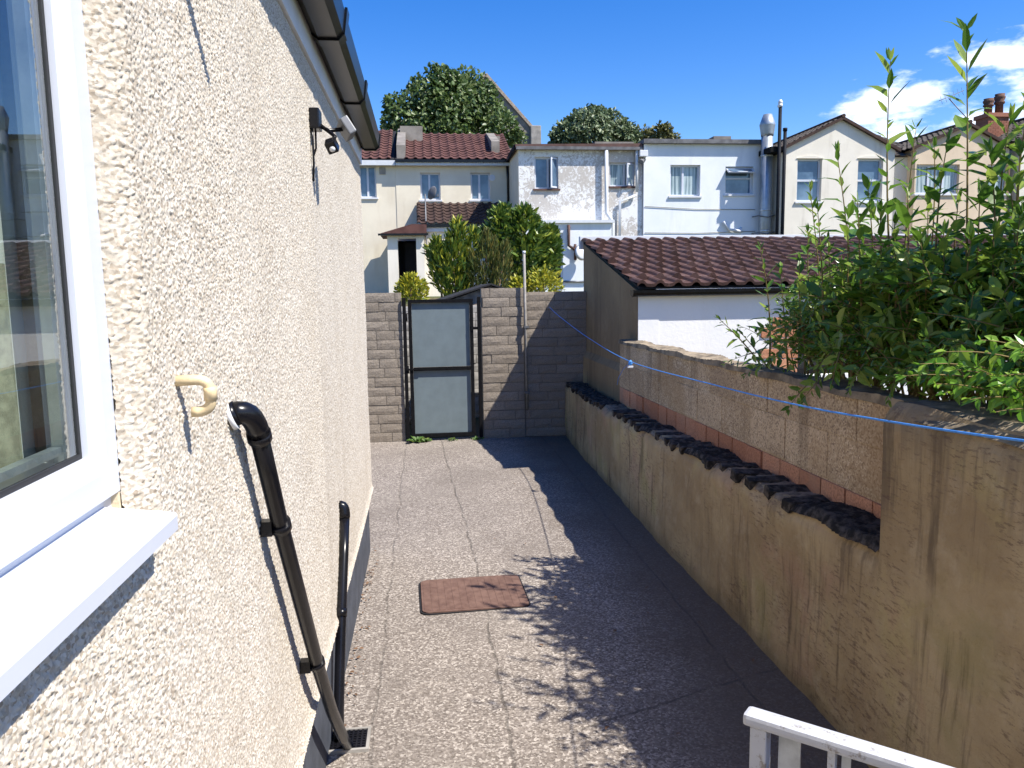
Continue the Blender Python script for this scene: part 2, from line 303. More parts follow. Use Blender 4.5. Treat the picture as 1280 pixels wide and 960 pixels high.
# ------------------------------------------------------------------ mesh helpers
class MB:
    def __init__(s): s.v = []; s.f = []; s.sm = []
    def add(s, vs, fs, smooth=False):
        o = len(s.v); s.v += [tuple(v) for v in vs]; s.f += [tuple(i+o for i in f) for f in fs]; s.sm += [smooth]*len(fs); return s
    def box(s, x0, x1, y0, y1, z0, z1, mtx=None, bev=0):
        if x0 > x1: x0, x1 = x1, x0
        if y0 > y1: y0, y1 = y1, y0
        if z0 > z1: z0, z1 = z1, z0
        if bev:
            bm = bmesh.new(); bmesh.ops.create_cube(bm, size=1)
            for v in bm.verts: v.co = Vector(((x0+x1)/2+v.co.x*(x1-x0), (y0+y1)/2+v.co.y*(y1-y0), (z0+z1)/2+v.co.z*(z1-z0)))
            bmesh.ops.bevel(bm, geom=bm.edges[:], offset=bev, segments=2, affect='EDGES', profile=.6)
            bm.verts.index_update(); vs = [v.co.copy() for v in bm.verts]; fs = [[v.index for v in f.verts] for f in bm.faces]; bm.free()
        else:
            vs = [Vector((x, y, z)) for x in (x0, x1) for y in (y0, y1) for z in (z0, z1)]
            fs = [(0, 1, 3, 2), (4, 6, 7, 5), (0, 4, 5, 1), (2, 3, 7, 6), (0, 2, 6, 4), (1, 5, 7, 3)]
        if mtx: vs = [mtx @ v for v in vs]
        return s.add(vs, fs)
    def tube(s, pts, r, n=10, cap=True, smooth=True, flat=None):
        pts = [Vector(p) for p in pts]; rs = r if isinstance(r, (list, tuple)) else [r]*len(pts)
        vs = []; N = len(pts); prev = None
        for i, p in enumerate(pts):
            t = (pts[min(i+1, N-1)]-pts[max(i-1, 0)]).normalized()
            if prev is None:
                a = Vector((0, 0, 1)) if abs(t.z) < .9 else Vector((1, 0, 0)); u = t.cross(a).normalized()
            else: u = (prev-t*prev.dot(t)).normalized()
            prev = u; w = t.cross(u)
            for j in range(n):
                an = 2*math.pi*j/n; vs.append(p+(u*math.cos(an)+w*math.sin(an))*rs[i])
        fs = [(i*n+j, i*n+(j+1) % n, (i+1)*n+(j+1) % n, (i+1)*n+j) for i in range(N-1) for j in range(n)]
        s.add(vs, fs, smooth)
        if cap: o = len(s.v)-len(vs); s.f += [tuple(o+j for j in range(n))[::-1], tuple(o+(N-1)*n+j for j in range(n))]; s.sm += [False]*2
        return s
    def lathe(s, c, prof, n=20, smooth=True):
        vs = [(c[0]+r*math.cos(2*math.pi*j/n), c[1]+r*math.sin(2*math.pi*j/n), c[2]+z) for r, z in prof for j in range(n)]
        fs = [(i*n+j, i*n+(j+1) % n, (i+1)*n+(j+1) % n, (i+1)*n+j) for i in range(len(prof)-1) for j in range(n)]
        fs2 = [tuple(range(n))[::-1], tuple((len(prof)-1)*n+j for j in range(n))]
        s.add(vs, fs, smooth); o = len(s.v)-len(vs); s.f += [tuple(i+o for i in f) for f in fs2]; s.sm += [False]*2; return s
    def prism(s, poly, d):
        """extrude a polygon (list of 3-D points) by vector d"""
        poly = [Vector(p) for p in poly]; d = Vector(d); n = len(poly)
        return s.add(poly+[p+d for p in poly], [tuple(range(n))[::-1], tuple(range(n, 2*n))]+[(i, (i+1) % n, n+(i+1) % n, n+i) for i in range(n)])
    def grid(s, P, smooth=False):
        a, b = len(P), len(P[0]); return s.add([p for r in P for p in r], [(i*b+j, i*b+j+1, (i+1)*b+j+1, (i+1)*b+j) for i in range(a-1) for j in range(b-1)], smooth)
    def build(s, name, mat, parent=None, loc=None):
        me = bpy.data.meshes.new(name); o = bpy.data.objects.new(name, me); col.objects.link(o)
        off = Vector((0, 0, 0))
        if parent is not None:
            p = parent
            while p is not None: off += Vector(p.location); p = p.parent
            o.parent = parent
        elif loc is not None: o.location = loc; off = Vector(loc)
        me.from_pydata([(v[0]-off.x, v[1]-off.y, v[2]-off.z) for v in s.v], [], s.f)
        me.polygons.foreach_set('use_smooth', s.sm); me.materials.append(M[mat] if isinstance(mat, str) else mat); me.update()
        bm = bmesh.new(); bm.from_mesh(me); bmesh.ops.recalc_face_normals(bm, faces=bm.faces[:]); bm.to_mesh(me); bm.free()
        return o
def np_obj(name, V, F, mat, parent=None, loc=None, smooth=True):
    """fast mesh from numpy arrays; F = list of (m,k) index arrays"""
    me = bpy.data.meshes.new(name); o = bpy.data.objects.new(name, me); col.objects.link(o)
    off = np.zeros(3)
    if parent is not None: o.parent = parent; off = np.array(parent.location) + (np.array(parent.parent.location) if parent.parent else 0)
    elif loc is not None: o.location = loc; off = np.array(loc)
    V = np.asarray(V, dtype=np.float64)-off
    me.vertices.add(len(V)); me.vertices.foreach_set('co', V.astype(np.float32).ravel())
    li = np.concatenate([f.ravel() for f in F]).astype(np.int32); cnt = np.concatenate([np.full(len(f), f.shape[1]) for f in F])
    st = np.concatenate([[0], np.cumsum(cnt)[:-1]]).astype(np.int32)
    me.loops.add(len(li)); me.loops.foreach_set('vertex_index', li)
    me.polygons.add(len(cnt)); me.polygons.foreach_set('loop_start', st)
    me.polygons.foreach_set('use_smooth', np.full(len(cnt), smooth))
    me.update(calc_edges=True); me.validate(); me.materials.append(M[mat] if isinstance(mat, str) else mat); return o
def tag(o, label=None, cat=None, group=None, kind=None):
    if label: o['label'] = label
    if cat: o['category'] = cat
    if group: o['group'] = group
    if kind: o['kind'] = kind
    return o
def thing(name, label, cat, loc, group=None):
    o = bpy.data.objects.new(name, None); col.objects.link(o); o.location = loc; o.empty_display_size = .2; o['kind'] = 'thing'
    return tag(o, label, cat, group)
def rects_minus(x0, x1, z0, z1, holes):
    xs = sorted({x0, x1, *[h[0] for h in holes], *[h[1] for h in holes]}); zs = sorted({z0, z1, *[h[2] for h in holes], *[h[3] for h in holes]})
    xs = [x for x in xs if x0 <= x <= x1]; zs = [z for z in zs if z0 <= z <= z1]
    return [(a, b, c, d) for a, b in zip(xs, xs[1:]) for c, d in zip(zs, zs[1:]) if not any(h[0]-1e-6 <= a and b <= h[1]+1e-6 and h[2]-1e-6 <= c and d <= h[3]+1e-6 for h in holes)]
def wall_y(mb, x0, x1, z0, z1, y, t, holes=()):
    """wall facing -Y with openings and their reveals"""
    for a, b, c, d in rects_minus(x0, x1, z0, z1, holes): mb.add([(a, y, c), (b, y, c), (b, y, d), (a, y, d)], [(0, 1, 2, 3)])
    for a, b, c, d in holes:
        q = y+t; mb.add([(a, y, c), (b, y, c), (b, y, d), (a, y, d), (a, q, c), (b, q, c), (b, q, d), (a, q, d)], [(0, 1, 5, 4), (1, 2, 6, 5), (2, 3, 7, 6), (3, 0, 4, 7)])
    mb.add([(x0, y, z0), (x1, y, z0), (x1, y, z1), (x0, y, z1), (x0, y+3, z0), (x1, y+3, z0), (x1, y+3, z1), (x0, y+3, z1)], [(1, 2, 6, 5), (2, 3, 7, 6), (3, 0, 4, 7)])
    return mb
def window(root, x0, x1, z0, z1, y, mull=(), trans=(), fw=.06, pane='pane', frame='upvc', sill=True, open_=None, rec=.12, sillmat='upvc_dull'):
    """a framed window set back in its opening: frame > pane, sill"""
    f = MB(); q = y+rec
    f.box(x0, x1, q, q+.06, z0, z0+fw); f.box(x0, x1, q, q+.06, z1-fw, z1); f.box(x0, x0+fw, q, q+.06, z0+fw, z1-fw); f.box(x1-fw, x1, q, q+.06, z0+fw, z1-fw)
    xs = [x0+fw]
    for m in mull: f.box(m-fw*.6, m+fw*.6, q-.004, q+.06, z0+fw, z1-fw)
    for m in trans: f.box(x0+fw, x1-fw, q-.004, q+.06, m-fw*.5, m+fw*.5)
    w = f.build('window', frame, root)
    p = MB(); p.box(x0+fw*.5, x1-fw*.5, q+.035, q+.05, z0+fw*.5, z1-fw*.5); p.build('pane', pane, w)
    if sill: s = MB(); s.box(x0-.06, x1+.06, y-.06, q, z0-.06, z0-.002); s.build('sill', sillmat, w)
    if open_:
        kind, a, b, c, d, ang = open_
        fr = MB(); g = MB(); t = .05
        ww, hh = b-a, d-c
        fr.box(0, ww, 0, .05, 0, t); fr.box(0, ww, 0, .05, hh-t, hh); fr.box(0, t, 0, .05, t, hh-t); fr.box(ww-t, ww, 0, .05, t, hh-t); g.box(t*.8, ww-t*.8, .02, .03, t*.8, hh-t*.8)
        if kind == 'left': T = Matrix.Translation((a, q-.055, c)) @ Matrix.Rotation(-ang, 4, 'Z')
        elif kind == 'right': T = Matrix.Translation((b, q-.055, c)) @ Matrix.Rotation(ang, 4, 'Z') @ Matrix.Translation((-ww, 0, 0))
        else: T = Matrix.Translation((a, q-.055, d)) @ Matrix.Rotation(-ang, 4, 'X') @ Matrix.Translation((0, 0, -hh))
        for m_ in (fr, g): m_.v = [tuple(T @ Vector(v)) for v in m_.v]
        o = fr.build('open_sash', frame, w); g.build('sash_pane', pane, o)
    return w
def roof_tiles(O, U, V, wave, rows, amp=.02, thick=.02, seg=8, shift=.5):
    """tiled slope: O lower-left corner, U along the eaves, V up the slope"""
    O, U, V = Vector(O), Vector(U), Vector(V); lu = U.length; u = U.normalized(); n = u.cross(V).normalized()
    if n.z < 0: n = -n
    nu = int(lu/wave*seg); mb = MB(); rows_ = []
    for r in range(rows):
        for k_ in (0, 1, 2):
            t = (r if k_ < 2 else r+1)/rows; row = []
            for i in range(nu+1):
                x = lu*i/nu; ph = (x/wave+(shift*(r % 2)))*2*math.pi
                h = amp*(max(0, math.sin(ph))**.8 if math.sin(ph) > 0 else -.15*abs(math.sin(ph)))
                jit = .004*math.sin(i//seg*12.9+r*7.7)
                row.append(O+u*x+V*t+n*(h+jit+(0 if k_ == 0 else thick if k_ == 1 else 0)))
            rows_.append(row)
    mb.grid(rows_, False); return mb
# leaves ------------------------------------------------------------
LT = np.array([0, .30, .30, .30, .68, .68, .68, 1.0]); LS = np.array([0, -1, 0, 1, -.8, 0, .8, 0]); LUP = np.array([0, .16, 0, .16, .12, 0, .12, 0])
LTRI = np.array([[0, 2, 1], [0, 3, 2], [4, 5, 7], [5, 6, 7]]); LQ = np.array([[1, 2, 5, 4], [2, 3, 6, 5]])
def leaf_arrays(P, D, Nn, L, Wd, droop):
    """P base, D direction, N upper side; returns verts and faces for n folded, drooping leaves"""
    P, D, Nn = map(np.asarray, (P, D, Nn)); D = D/np.linalg.norm(D, axis=1, keepdims=True)
    S = np.cross(D, Nn); S /= np.linalg.norm(S, axis=1, keepdims=True)+1e-9; Nn = np.cross(S, D)
    L = np.asarray(L)[:, None, None]; Wd = np.asarray(Wd)[:, None, None]; droop = np.asarray(droop)[:, None, None]
    V = P[:, None]+D[:, None]*(LT[None, :, None]*L)+S[:, None]*(LS[None, :, None]*Wd*.5)+Nn[:, None]*(LUP[None, :, None]*Wd)-Nn[:, None]*droop*L*(LT**2)[None, :, None]
    n = len(P); o = (np.arange(n)*8)[:, None, None]
    return V.reshape(-1, 3), [(LTRI[None]+o).reshape(-1, 3), (LQ[None]+o).reshape(-1, 4)]
def unit(v): return v/(np.linalg.norm(v, axis=-1, keepdims=True)+1e-9)
def crown(n, lobes, size, aspect=.6, shell=.55):
    """leaf clumps spread through a set of ellipsoid lobes (centre, radii)"""
    w = np.array([a[1][0]*a[1][1]+a[1][2]**2 for a in lobes]); idx = rng.choice(len(lobes), n, p=w/w.sum())
    C = np.array([l[0] for l in lobes])[idx]; Rr = np.array([l[1] for l in lobes])[idx]
    d = unit(rng.normal(size=(n, 3))); rad = shell+(1-shell)*rng.random(n)**.6; rad *= 1+.07*np.minimum(np.abs(rng.normal(size=n)), 1.6)*(rng.random(n) < .25)
    P = C+d*Rr*rad[:, None]; out = unit(d*Rr[:, ::-1]); Dd = unit(out*.5+rng.normal(size=(n, 3))*.7+np.array([0, 0, -.15]))
    Nn = unit(out+rng.normal(size=(n, 3))*.6+np.array([0, 0, .5])); L = size*(.6+.8*rng.random(n))
    return leaf_arrays(P, Dd, Nn, L, L*aspect, .25*rng.random(n))

# ================================================================== SETTING
xs = [-2500, -600, -150, -60, -20, -6, -.44, 1.70, 2.6, 8, 20, 60, 150, 600, 2500]; ys = [-600, -100, -30, -4, 3, 9.42, 9.9, 11, 14, 20, 26, 31, 45, 60, 150, 600, 3000]
def gz(x, y):
    if y <= 9.5:
        return -.02 if x < 2 else .55
    return float(np.interp(y, [9.5, 9.9, 14, 20, 26, 45, 60, 150, 3000], [-.02, .15, .6, 1.1, 1.5, 2.4, 3, 3, 3]))
MB().grid([[(x, y, gz(x, y)) for x in xs] for y in ys]).build('ground', 'soil')['kind'] = 'structure'
G = [[(x, y, .004*math.sin(x*3+y*1.3)+.003*math.sin(y*2.1-x)) for x in np.linspace(-2.2, 1.78, 44)] for y in np.linspace(-4, 9.42, 110)]
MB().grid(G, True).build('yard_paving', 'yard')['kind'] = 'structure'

# ================================================================== THE ROUGHCAST HOUSE (left)
HX = -.40; HY = 5.36
house = thing('bungalow', 'cream pebble-dashed house wall with black gutter, dark plinth and white window, filling the left side', 'house', (-.4, 0, 0))
def roughcast(y0, y1, z0, z1, dy, dz, seed):
    ny, nz_ = int((y1-y0)/dy)+1, int((z1-z0)/dz)+1
    Y = np.linspace(y0, y1, ny); Z = np.linspace(z0, z1, nz_); YY, ZZ = np.meshgrid(Y, Z, indexing='ij')
    p = .0052; i0 = np.floor(YY/p).astype(np.int64); j0 = np.floor(ZZ/p).astype(np.int64)
    def hsh(i, j, s):
        h = (i*374761393+j*668265263+s*974711) & 0xffffffff; h = ((h ^ (h >> 13))*1274126177) & 0xffffffff; return ((h ^ (h >> 16)) & 0xffff)/65535.
    H = np.zeros_like(YY)
    for di in (-1, 0, 1):
        for dj in (-1, 0, 1):
            I, Jj = i0+di, j0+dj
            cy = (I+.5+.9*(hsh(I, Jj, 1)-.5))*p; cz = (Jj+.5+.9*(hsh(I, Jj, 2)-.5))*p; rr = p*(.55+.45*hsh(I, Jj, 3)); am = .0006+.0034*hsh(I, Jj, 4)**1.4
            th = math.pi*hsh(I, Jj, 5); ca, sa = np.cos(th), np.sin(th); a, b2 = (YY-cy), (ZZ-cz); e1 = (a*ca+b2*sa)/1.25; e2 = (-a*sa+b2*ca)/.8
            H = np.maximum(H, am*(1-(e1*e1+e2*e2)/rr**2))
    H += .0035*np.sin(YY*1.7+ZZ*.8)*np.sin(ZZ*2.3+.4)+.002*np.sin(YY*9+1)*np.sin(ZZ*7)
    t = np.clip((1.17-YY)/.05, 0, 1); edge = -.040*t**1.6*(ZZ > 1.50)
    H = H*(1+.25*(t > 0))
    bell = .018*np.clip((.50-ZZ)/.06, 0, 1)**2
    XX = HX+H+edge+bell
    V = np.stack([XX, YY, ZZ], -1).reshape(-1, 3)
    a = (np.arange(ny-1)[:, None]*nz_+np.arange(nz_-1)[None]).ravel(); F = np.stack([a, a+nz_, a+nz_+1, a+1], 1)
    return V, F
Vs, Fs, o_ = [], [], 0
for a in ((.34, 1.1215, .45, 1.512, .0018, .0018, 1), (1.1215, 1.75, .45, 2.66, .0018, .0019, 1), (1.75, 3.0, .45, 2.70, .0028, .0024, 1), (3.0, HY, .45, 2.70, .0060, .0034, 1)):
    V, F = roughcast(*a); Vs.append(V); Fs.append(F+o_); o_ += len(V)
np_obj('render_face', np.concatenate(Vs), [np.concatenate(Fs)], 'rough', house, smooth=True)
mb = MB()
mb.box(-.50, HX-.002, -4, .34, .45, 1.5); mb.box(-.62, -.412, -4, 1.118, .45, 1.512); mb.box(-.62, -.446, 1.125, HY-.001, .45, 2.8); mb.box(-.62, -.41, -4, 1.1215, 2.62, 2.8); mb.box(-.62, -.41, -4, -.12, 1.512, 2.62)
mb.box(-6, -.62, HY-.2, HY-.001, 0, 2.8); mb.box(-6.2, -6, -4, HY, 0, 2.8); mb.box(-.45, -.404, HY-.001, HY+.006, .45, 2.8); mb.box(-.47, -.4365, 1.117, 1.145, 1.512, 2.66)
mb.build('masonry', 'reveal', house)
mb = MB(); mb.box(-.62, -.424, -4, HY-.012, -.02, .448); mb.box(-6, -.62, HY-.2, HY-.012, -.02, .448); mb.build('plinth', 'plinth', house)
mb = MB(); mb.box(-.62, -.385, -4, HY+.03, 2.665, 2.86, bev=.004); mb.build('fascia', 'upvc_dull', house)
mb = MB(); mb.prism([(-.62, 0, 2.86), (-.33, 0, 2.875), (-.33, 0, 2.895), (-3.3, 0, 4.3), (-6.3, 0, 2.9), (-6.3, 0, 2.86)], (0, HY+.06+4, 0)); mb.v = [(x, y-4, z) for x, y, z in mb.v]; mb.build('roof', 'tile_grey', house)
# square-section black gutter with bracket straps
gut = MB(); prof = [(-.385, 2.85), (-.385, 2.775), (-.36, 2.755), (-.29, 2.755), (-.268, 2.775), (-.258, 2.85), (-.270, 2.85), (-.278, 2.78), (-.295, 2.767), (-.355, 2.767), (-.372, 2.78), (-.374, 2.85)]
n_ = len(prof); V = [(x, y, z) for y in (-4, HY-.03) for x, z in prof]
gut.add(V, [(i, (i+1) % n_, n_+(i+1) % n_, n_+i) for i in range(n_)]); gutter = gut.build('gutter', 'gutter_black', house)
mb = MB(); mb.prism([(x, HY-.03, z) for x, z in ((-.39, 2.858), (-.39, 2.77), (-.362, 2.748), (-.287, 2.748), (-.262, 2.77), (-.252, 2.858))], (0, .022, 0)); mb.build('end_cap', 'gutter_black', gutter)
for y in (.4, 1.3, 2.18, 3.05, 4.05):
    mb = MB()
    for (a, b), (c_, d) in zip(((-.387, 2.86), (-.387, 2.77), (-.361, 2.747), (-.287, 2.747), (-.262, 2.772)), ((-.387, 2.77), (-.361, 2.747), (-.287, 2.747), (-.262, 2.772), (-.249, 2.866))):
        t = Vector((c_-a, 0, d-b)); nn = Vector((t.z, 0, -t.x)).normalized()*-.010
        mb.prism([(a, y, b), (c_, y, d), (c_+nn.x, y, d+nn.z), (a+nn.x, y, b+nn.z)], (0, .075, 0))
    mb.build('gutter_bracket', 'gutter_black', gutter)
mb = MB(); mb.box(HX-.01, HX+.010, 1.37, 1.42, 2.40, 2.51, bev=.003); mb.tube([(HX, 1.395, 2.455), (-.33, 1.43, 2.457), (-.245, 1.49, 2.455)], [.018, .014, .008], 8); mb.build('shadow_bracket', 'dark_metal', house)  # unseen bracket, added to cast a thin shadow high on the wall
# the white window
WF = -.435; y1w, z0w, z1w, y0w = 1.121, 1.545, 2.62, -.12
f = MB()
def ring(mb, ya, yb, za, zb, xa, w, xb, w2):
    """mitred frame ring: flat face of width w at xa, then a chamfer of width w2 back to xb"""
    L0 = [(xa, ya, za), (xa, yb, za), (xa, yb, zb), (xa, ya, zb)]; L1 = [(xa, ya+w, za+w), (xa, yb-w, za+w), (xa, yb-w, zb-w), (xa, ya+w, zb-w)]; q = w+w2
    L2 = [(xb, ya+q, za+q), (xb, yb-q, za+q), (xb, yb-q, zb-q), (xb, ya+q, zb-q)]; L3 = [(-.50, ya+q, za+q), (-.50, yb-q, za+q), (-.50, yb-q, zb-q), (-.50, ya+q, zb-q)]; L4 = [(-.50, ya, za), (-.50, yb, za), (-.50, yb, zb), (-.50, ya, zb)]
    fs = []
    for k_ in range(4):
        for i in range(4): fs.append((k_*4+i, k_*4+(i+1) % 4, k_*4+4+(i+1) % 4, k_*4+4+i))
    for i in range(4): fs.append((16+i, 16+(i+1) % 4, (i+1) % 4, i))
    mb.add(L0+L1+L2+L3+L4, fs)
ring(f, y0w, y1w, z0w, z1w, WF, .036, WF-.013, .024)
f.box(-.50, WF-.012, y0w, y1w, z0w-.028, z0w-.003)
win = f.build('window', 'upvc', house)
g = MB(); q = .060
for a, b, c_, d in ((y0w+q, y1w-q, z0w+q, z0w+q+.007), (y0w+q, y1w-q, z1w-q-.01, z1w-q), (y0w+q, y0w+q+.01, z0w+q+.01, z1w-q-.01), (y1w-q-.007, y1w-q, z0w+q+.007, z1w-q-.01)): g.box(-.462, WF-.0215, a, b, c_, d)
g.build('gasket', 'gasket', win)
g = MB(); g.add([(-.4585, y0w+q+.003, z0w+q+.003), (-.4585, y1w-q-.003, z0w+q+.003), (-.4585, y1w-q-.003, z1w-q-.003), (-.4585, y0w+q+.003, z1w-q-.003)], [(0, 1, 2, 3)]); g.build('glass', 'glass', win)
g = MB()
for a, b, c_, d in ((y1w-q-.025, y1w-q-.012, z0w+q, z1w-q), (y0w+q, y1w-q-.03, z0w+q+.012, z0w+q+.022)): g.box(-.482, -.468, a, b, c_, d)
g.build('spacer_bar', 'galv', win)
g = MB(); g.prism([(-.462, 0, 1.532), (-.352, 0, 1.518), (-.350, 0, 1.514), (-.350, 0, 1.494), (-.365, 0, 1.490), (-.462, 0, 1.500)], (0, 1.25, 0)); g.v = [(x, y-.16, z) for x, y, z in g.v]; g.build('sill', 'upvc', win)
g = MB(); g.grid([[(-.545-.022*math.sin(i*1.25), .90+.0062*i, z) for i in range(31)] for z in (1.57, 2.58)], True); g.build('curtain', 'curtain', win)
g = MB(); g.grid([[(-.512-.007*math.sin(i*.9), -.10+.0115*i, z) for i in range(98)] for z in (1.55, 1.86)], True); g.build('net_curtain', 'net', win)
g = MB(); g.box(-3.6, -3.5, -3, HY-.2, 0, 2.7); g.box(-3.5, -.64, -3, HY-.2, .0, .05); g.box(-3.5, -.64, -3, HY-.2, 2.65, 2.7); g.box(-3.5, -.64, -3.1, -3, 0, 2.7); g.box(-3.5, -.64, 2.6, 2.7, 0, 2.7); g.build('room', 'room', house)

# ---- fittings on the house wall
def elbow(p0, p1, p2, n=6):
    p0, p1, p2 = map(Vector, (p0, p1, p2)); return [p0*(1-t)**2+p1*2*t*(1-t)+p2*t*t for t in [i/n for i in range(n+1)]]
# long waste pipe
t = thing('waste_pipe', 'long black plastic waste pipe slanting down the pebble-dashed wall to the drain', 'drain pipe', (-.4, 1.63, 0), 'black waste pipes on the house wall')
P1 = [(-.357, 1.655, 1.535), (-.357, 1.735, 1.42), (-.357, 1.83, 1.285), (-.356, 2.05, .995), (-.356, 2.30, .675), (-.355, 2.55, .385), (-.352, 2.80, .135), (-.350, 2.93, .02)]
MB().tube(P1, .0205, 14).build('pipe', 'black_plastic', t)
e = elbow((-.395, 1.605, 1.575), (-.357, 1.612, 1.590), (-.357, 1.663, 1.525)); mb = MB(); mb.tube(e, .0238, 14); mb.tube([Vector(e[-1]), Vector(e[-1])+Vector((0, .012, -.017))], .0262, 14); mb.tube([(-.402, 1.604, 1.572), (-.385, 1.606, 1.578)], .0262, 14); mb.build('elbow', 'black_plastic', t)
MB().tube([(-.4, 1.604, 1.571), (-.391, 1.605, 1.574)], .0305, 14).build('sealant_collar', 'upvc_dull', t)
for y, z in ((1.845, 1.265), (2.285, .695)):
    mb = MB(); d = Vector((0, .60, -.80)); mb.tube([Vector((-.357, y, z))-d*.012, Vector((-.357, y, z))+d*.012], .026, 14); mb.box(-.402, -.372, y-.03, y+.0, z-.018, z+.018); mb.build('pipe_clip', 'black_plastic', t)
t = thing('waste_pipe', 'shorter black waste pipe, the one nearer the gate, dropping steeply to the drain', 'drain pipe', (-.4, 3.41, 0), 'black waste pipes on the house wall')
MB().tube([(-.376, 3.40, .83), (-.378, 3.30, .68), (-.382, 3.16, .48), (-.392, 3.02, .12), (-.392, 2.985, .02)], .0215, 14).build('pipe', 'black_plastic', t)
e = elbow((-.40, 3.40, .872), (-.374, 3.405, .880), (-.376, 3.392, .82)); mb = MB(); mb.tube(e, .024, 12); mb.build('elbow', 'black_plastic', t)
mb = MB(); mb.tube([(-.3815, 3.167, .492), (-.3825, 3.150, .465)], .025, 12); mb.box(-.424, -.395, 3.14, 3.165, .462, .492); mb.build('pipe_clip', 'black_plastic', t)
# overflow loop
t = thing('overflow_pipe', 'small ivory overflow pipe bent down out of the pebble-dashed wall', 'pipe', (-.4, 1.30, 1.64))
pts = [(-.40, 1.275, 1.682)]+elbow((-.372, 1.285, 1.682), (-.350, 1.292, 1.682), (-.350, 1.292, 1.662), 5)+elbow((-.350, 1.294, 1.648), (-.350, 1.297, 1.630), (-.372, 1.297, 1.628), 5)+[(-.382, 1.296, 1.628)]
mb = MB(); mb.tube(pts, .0088, 10); mb.tube(pts[5:8], .0105, 10); mb.build('pipe', 'ivory_pipe', t)
# security light
t = thing('security_floodlight', 'black and silver security floodlight with sensor below the black gutter', 'floodlight', (-.4, 3.05, 2.45))
q0 = aY(404, 137, 3.03); q1 = aY(404, 163, 3.03); hc = aY(433, 161, 3.06); sn = aY(415, 182, 3.0)
mb = MB(); mb.box(-.40, -.362, 2.99, 3.07, q1.z, q0.z, bev=.006); mb.build('junction_box', 'black_plastic', t)
mb = MB(); mb.tube([(-.365, 3.04, q1.z+.02), (-.34, 3.05, hc.z-.01), hc], .008, 8); mb.tube([(-.345, 3.045, hc.z-.005), (sn.x+.01, 3.02, (hc.z+sn.z)/2), sn], .008, 8); mb.build('arm', 'black_plastic', t)
T = Matrix.Translation(hc) @ Matrix.Rotation(R(-32), 4, 'Y') @ Matrix.Rotation(R(18), 4, 'Z')
mb = MB(); mb.box(-.016, .016, -.045, .045, -.034, .034, T, .005); h = mb.build('lamp_head', 'grey_metal', t)
mb = MB(); mb.box(.0155, .019, -.038, .038, -.028, .028, T, .002); mb.build('lens', 'black_plastic', h)
T = Matrix.Translation(sn) @ Matrix.Rotation(R(35), 4, 'X') @ Matrix.Rotation(R(-20), 4, 'Y')
mb = MB(); mb.box(-.020, .020, -.024, .024, -.022, .022, T, .005); h = mb.build('sensor', 'black_plastic', t)
mb = MB(); mb.lathe((0, 0, 0), [(.003, -.008), (.010, -.005), (.011, 0)], 12); mb.v = [tuple(T @ (Matrix.Translation((.002, -.024, -.003)) @ Matrix.Rotation(R(-90), 4, 'X')) @ Vector(v)) for v in mb.v]; mb.build('sensor_lens', 'upvc_dull', h)
mb = MB(); mb.tube([(-.392, 3.0, q1.z+.01), (-.390, 3.0, q1.z-.05), (-.391, 3.005, q1.z-.12), (-.396, 3.005, q1.z-.19)], .0042, 6); mb.tube([(-.385, 3.05, q1.z), (-.386, 3.052, q1.z-.06), (-.397, 3.052, q1.z-.09)], .004, 6); mb.build('cable', 'black_plastic', t)
# drain
t = thing('drain_gully', 'square black drain grate in a pale surround at the foot of the two waste pipes', 'drain', (-.36, 2.985, 0))
mb = MB()
for a in ((-.448, -.268, 2.905, 2.917), (-.448, -.268, 3.053, 3.065), (-.448, -.436, 2.917, 3.053), (-.280, -.268, 2.917, 3.053)): mb.box(*a, 0, .016)
mb.build('surround', 'concrete', t)
mb = MB()
for i in range(8): mb.box(-.434, -.282, 2.920+i*.0172, 2.929+i*.0172, .004, .013)
for i in range(9): mb.box(-.434+i*.0185, -.426+i*.0185, 2.919, 3.051, .005, .0145)
mb.build('grate', 'black_plastic', t)
MB().box(-.437, -.279, 2.916, 3.054, .001, .0042).build('gully_pot', 'dark_inside', t)

# ================================================================== MANHOLE COVER
t = thing('manhole_cover', 'rusty brown rectangular manhole cover set in the concrete yard', 'manhole cover', (.245, 4.44, 0))
def rrect(x0, x1, y0, y1, r, z, n=6):
    o = []
    for cx, cy, a0 in ((x1-r, y1-r, 0), (x0+r, y1-r, 90), (x0+r, y0+r, 180), (x1-r, y0+r, 270)):
        o += [(cx+r*math.cos(R(a0+90*i/n)), cy+r*math.sin(R(a0+90*i/n)), z) for i in range(n+1)]
    return o
Tm = Matrix.Translation((.245, 4.44, 0)) @ Matrix.Rotation(R(1.5), 4, 'Z')
mb = MB(); mb.prism([Tm @ Vector(p) for p in rrect(-.318, .318, -.258, .258, .05, -.01)], (0, 0, .016)); mb.build('frame', 'dark_inside', t)
mb = MB(); mb.prism([Tm @ Vector(p) for p in rrect(-.308, .308, -.248, .248, .045, -.005)], (0, 0, .017)); lid = mb.build('lid', 'iron', t)
mb = MB()
for i in range(14):
    x = -.277+i*.0426; mb.box(x-.0175, x+.0175, -.225, .225, .012, .0134, Tm)
mb.build('tread_pattern', 'iron', lid)

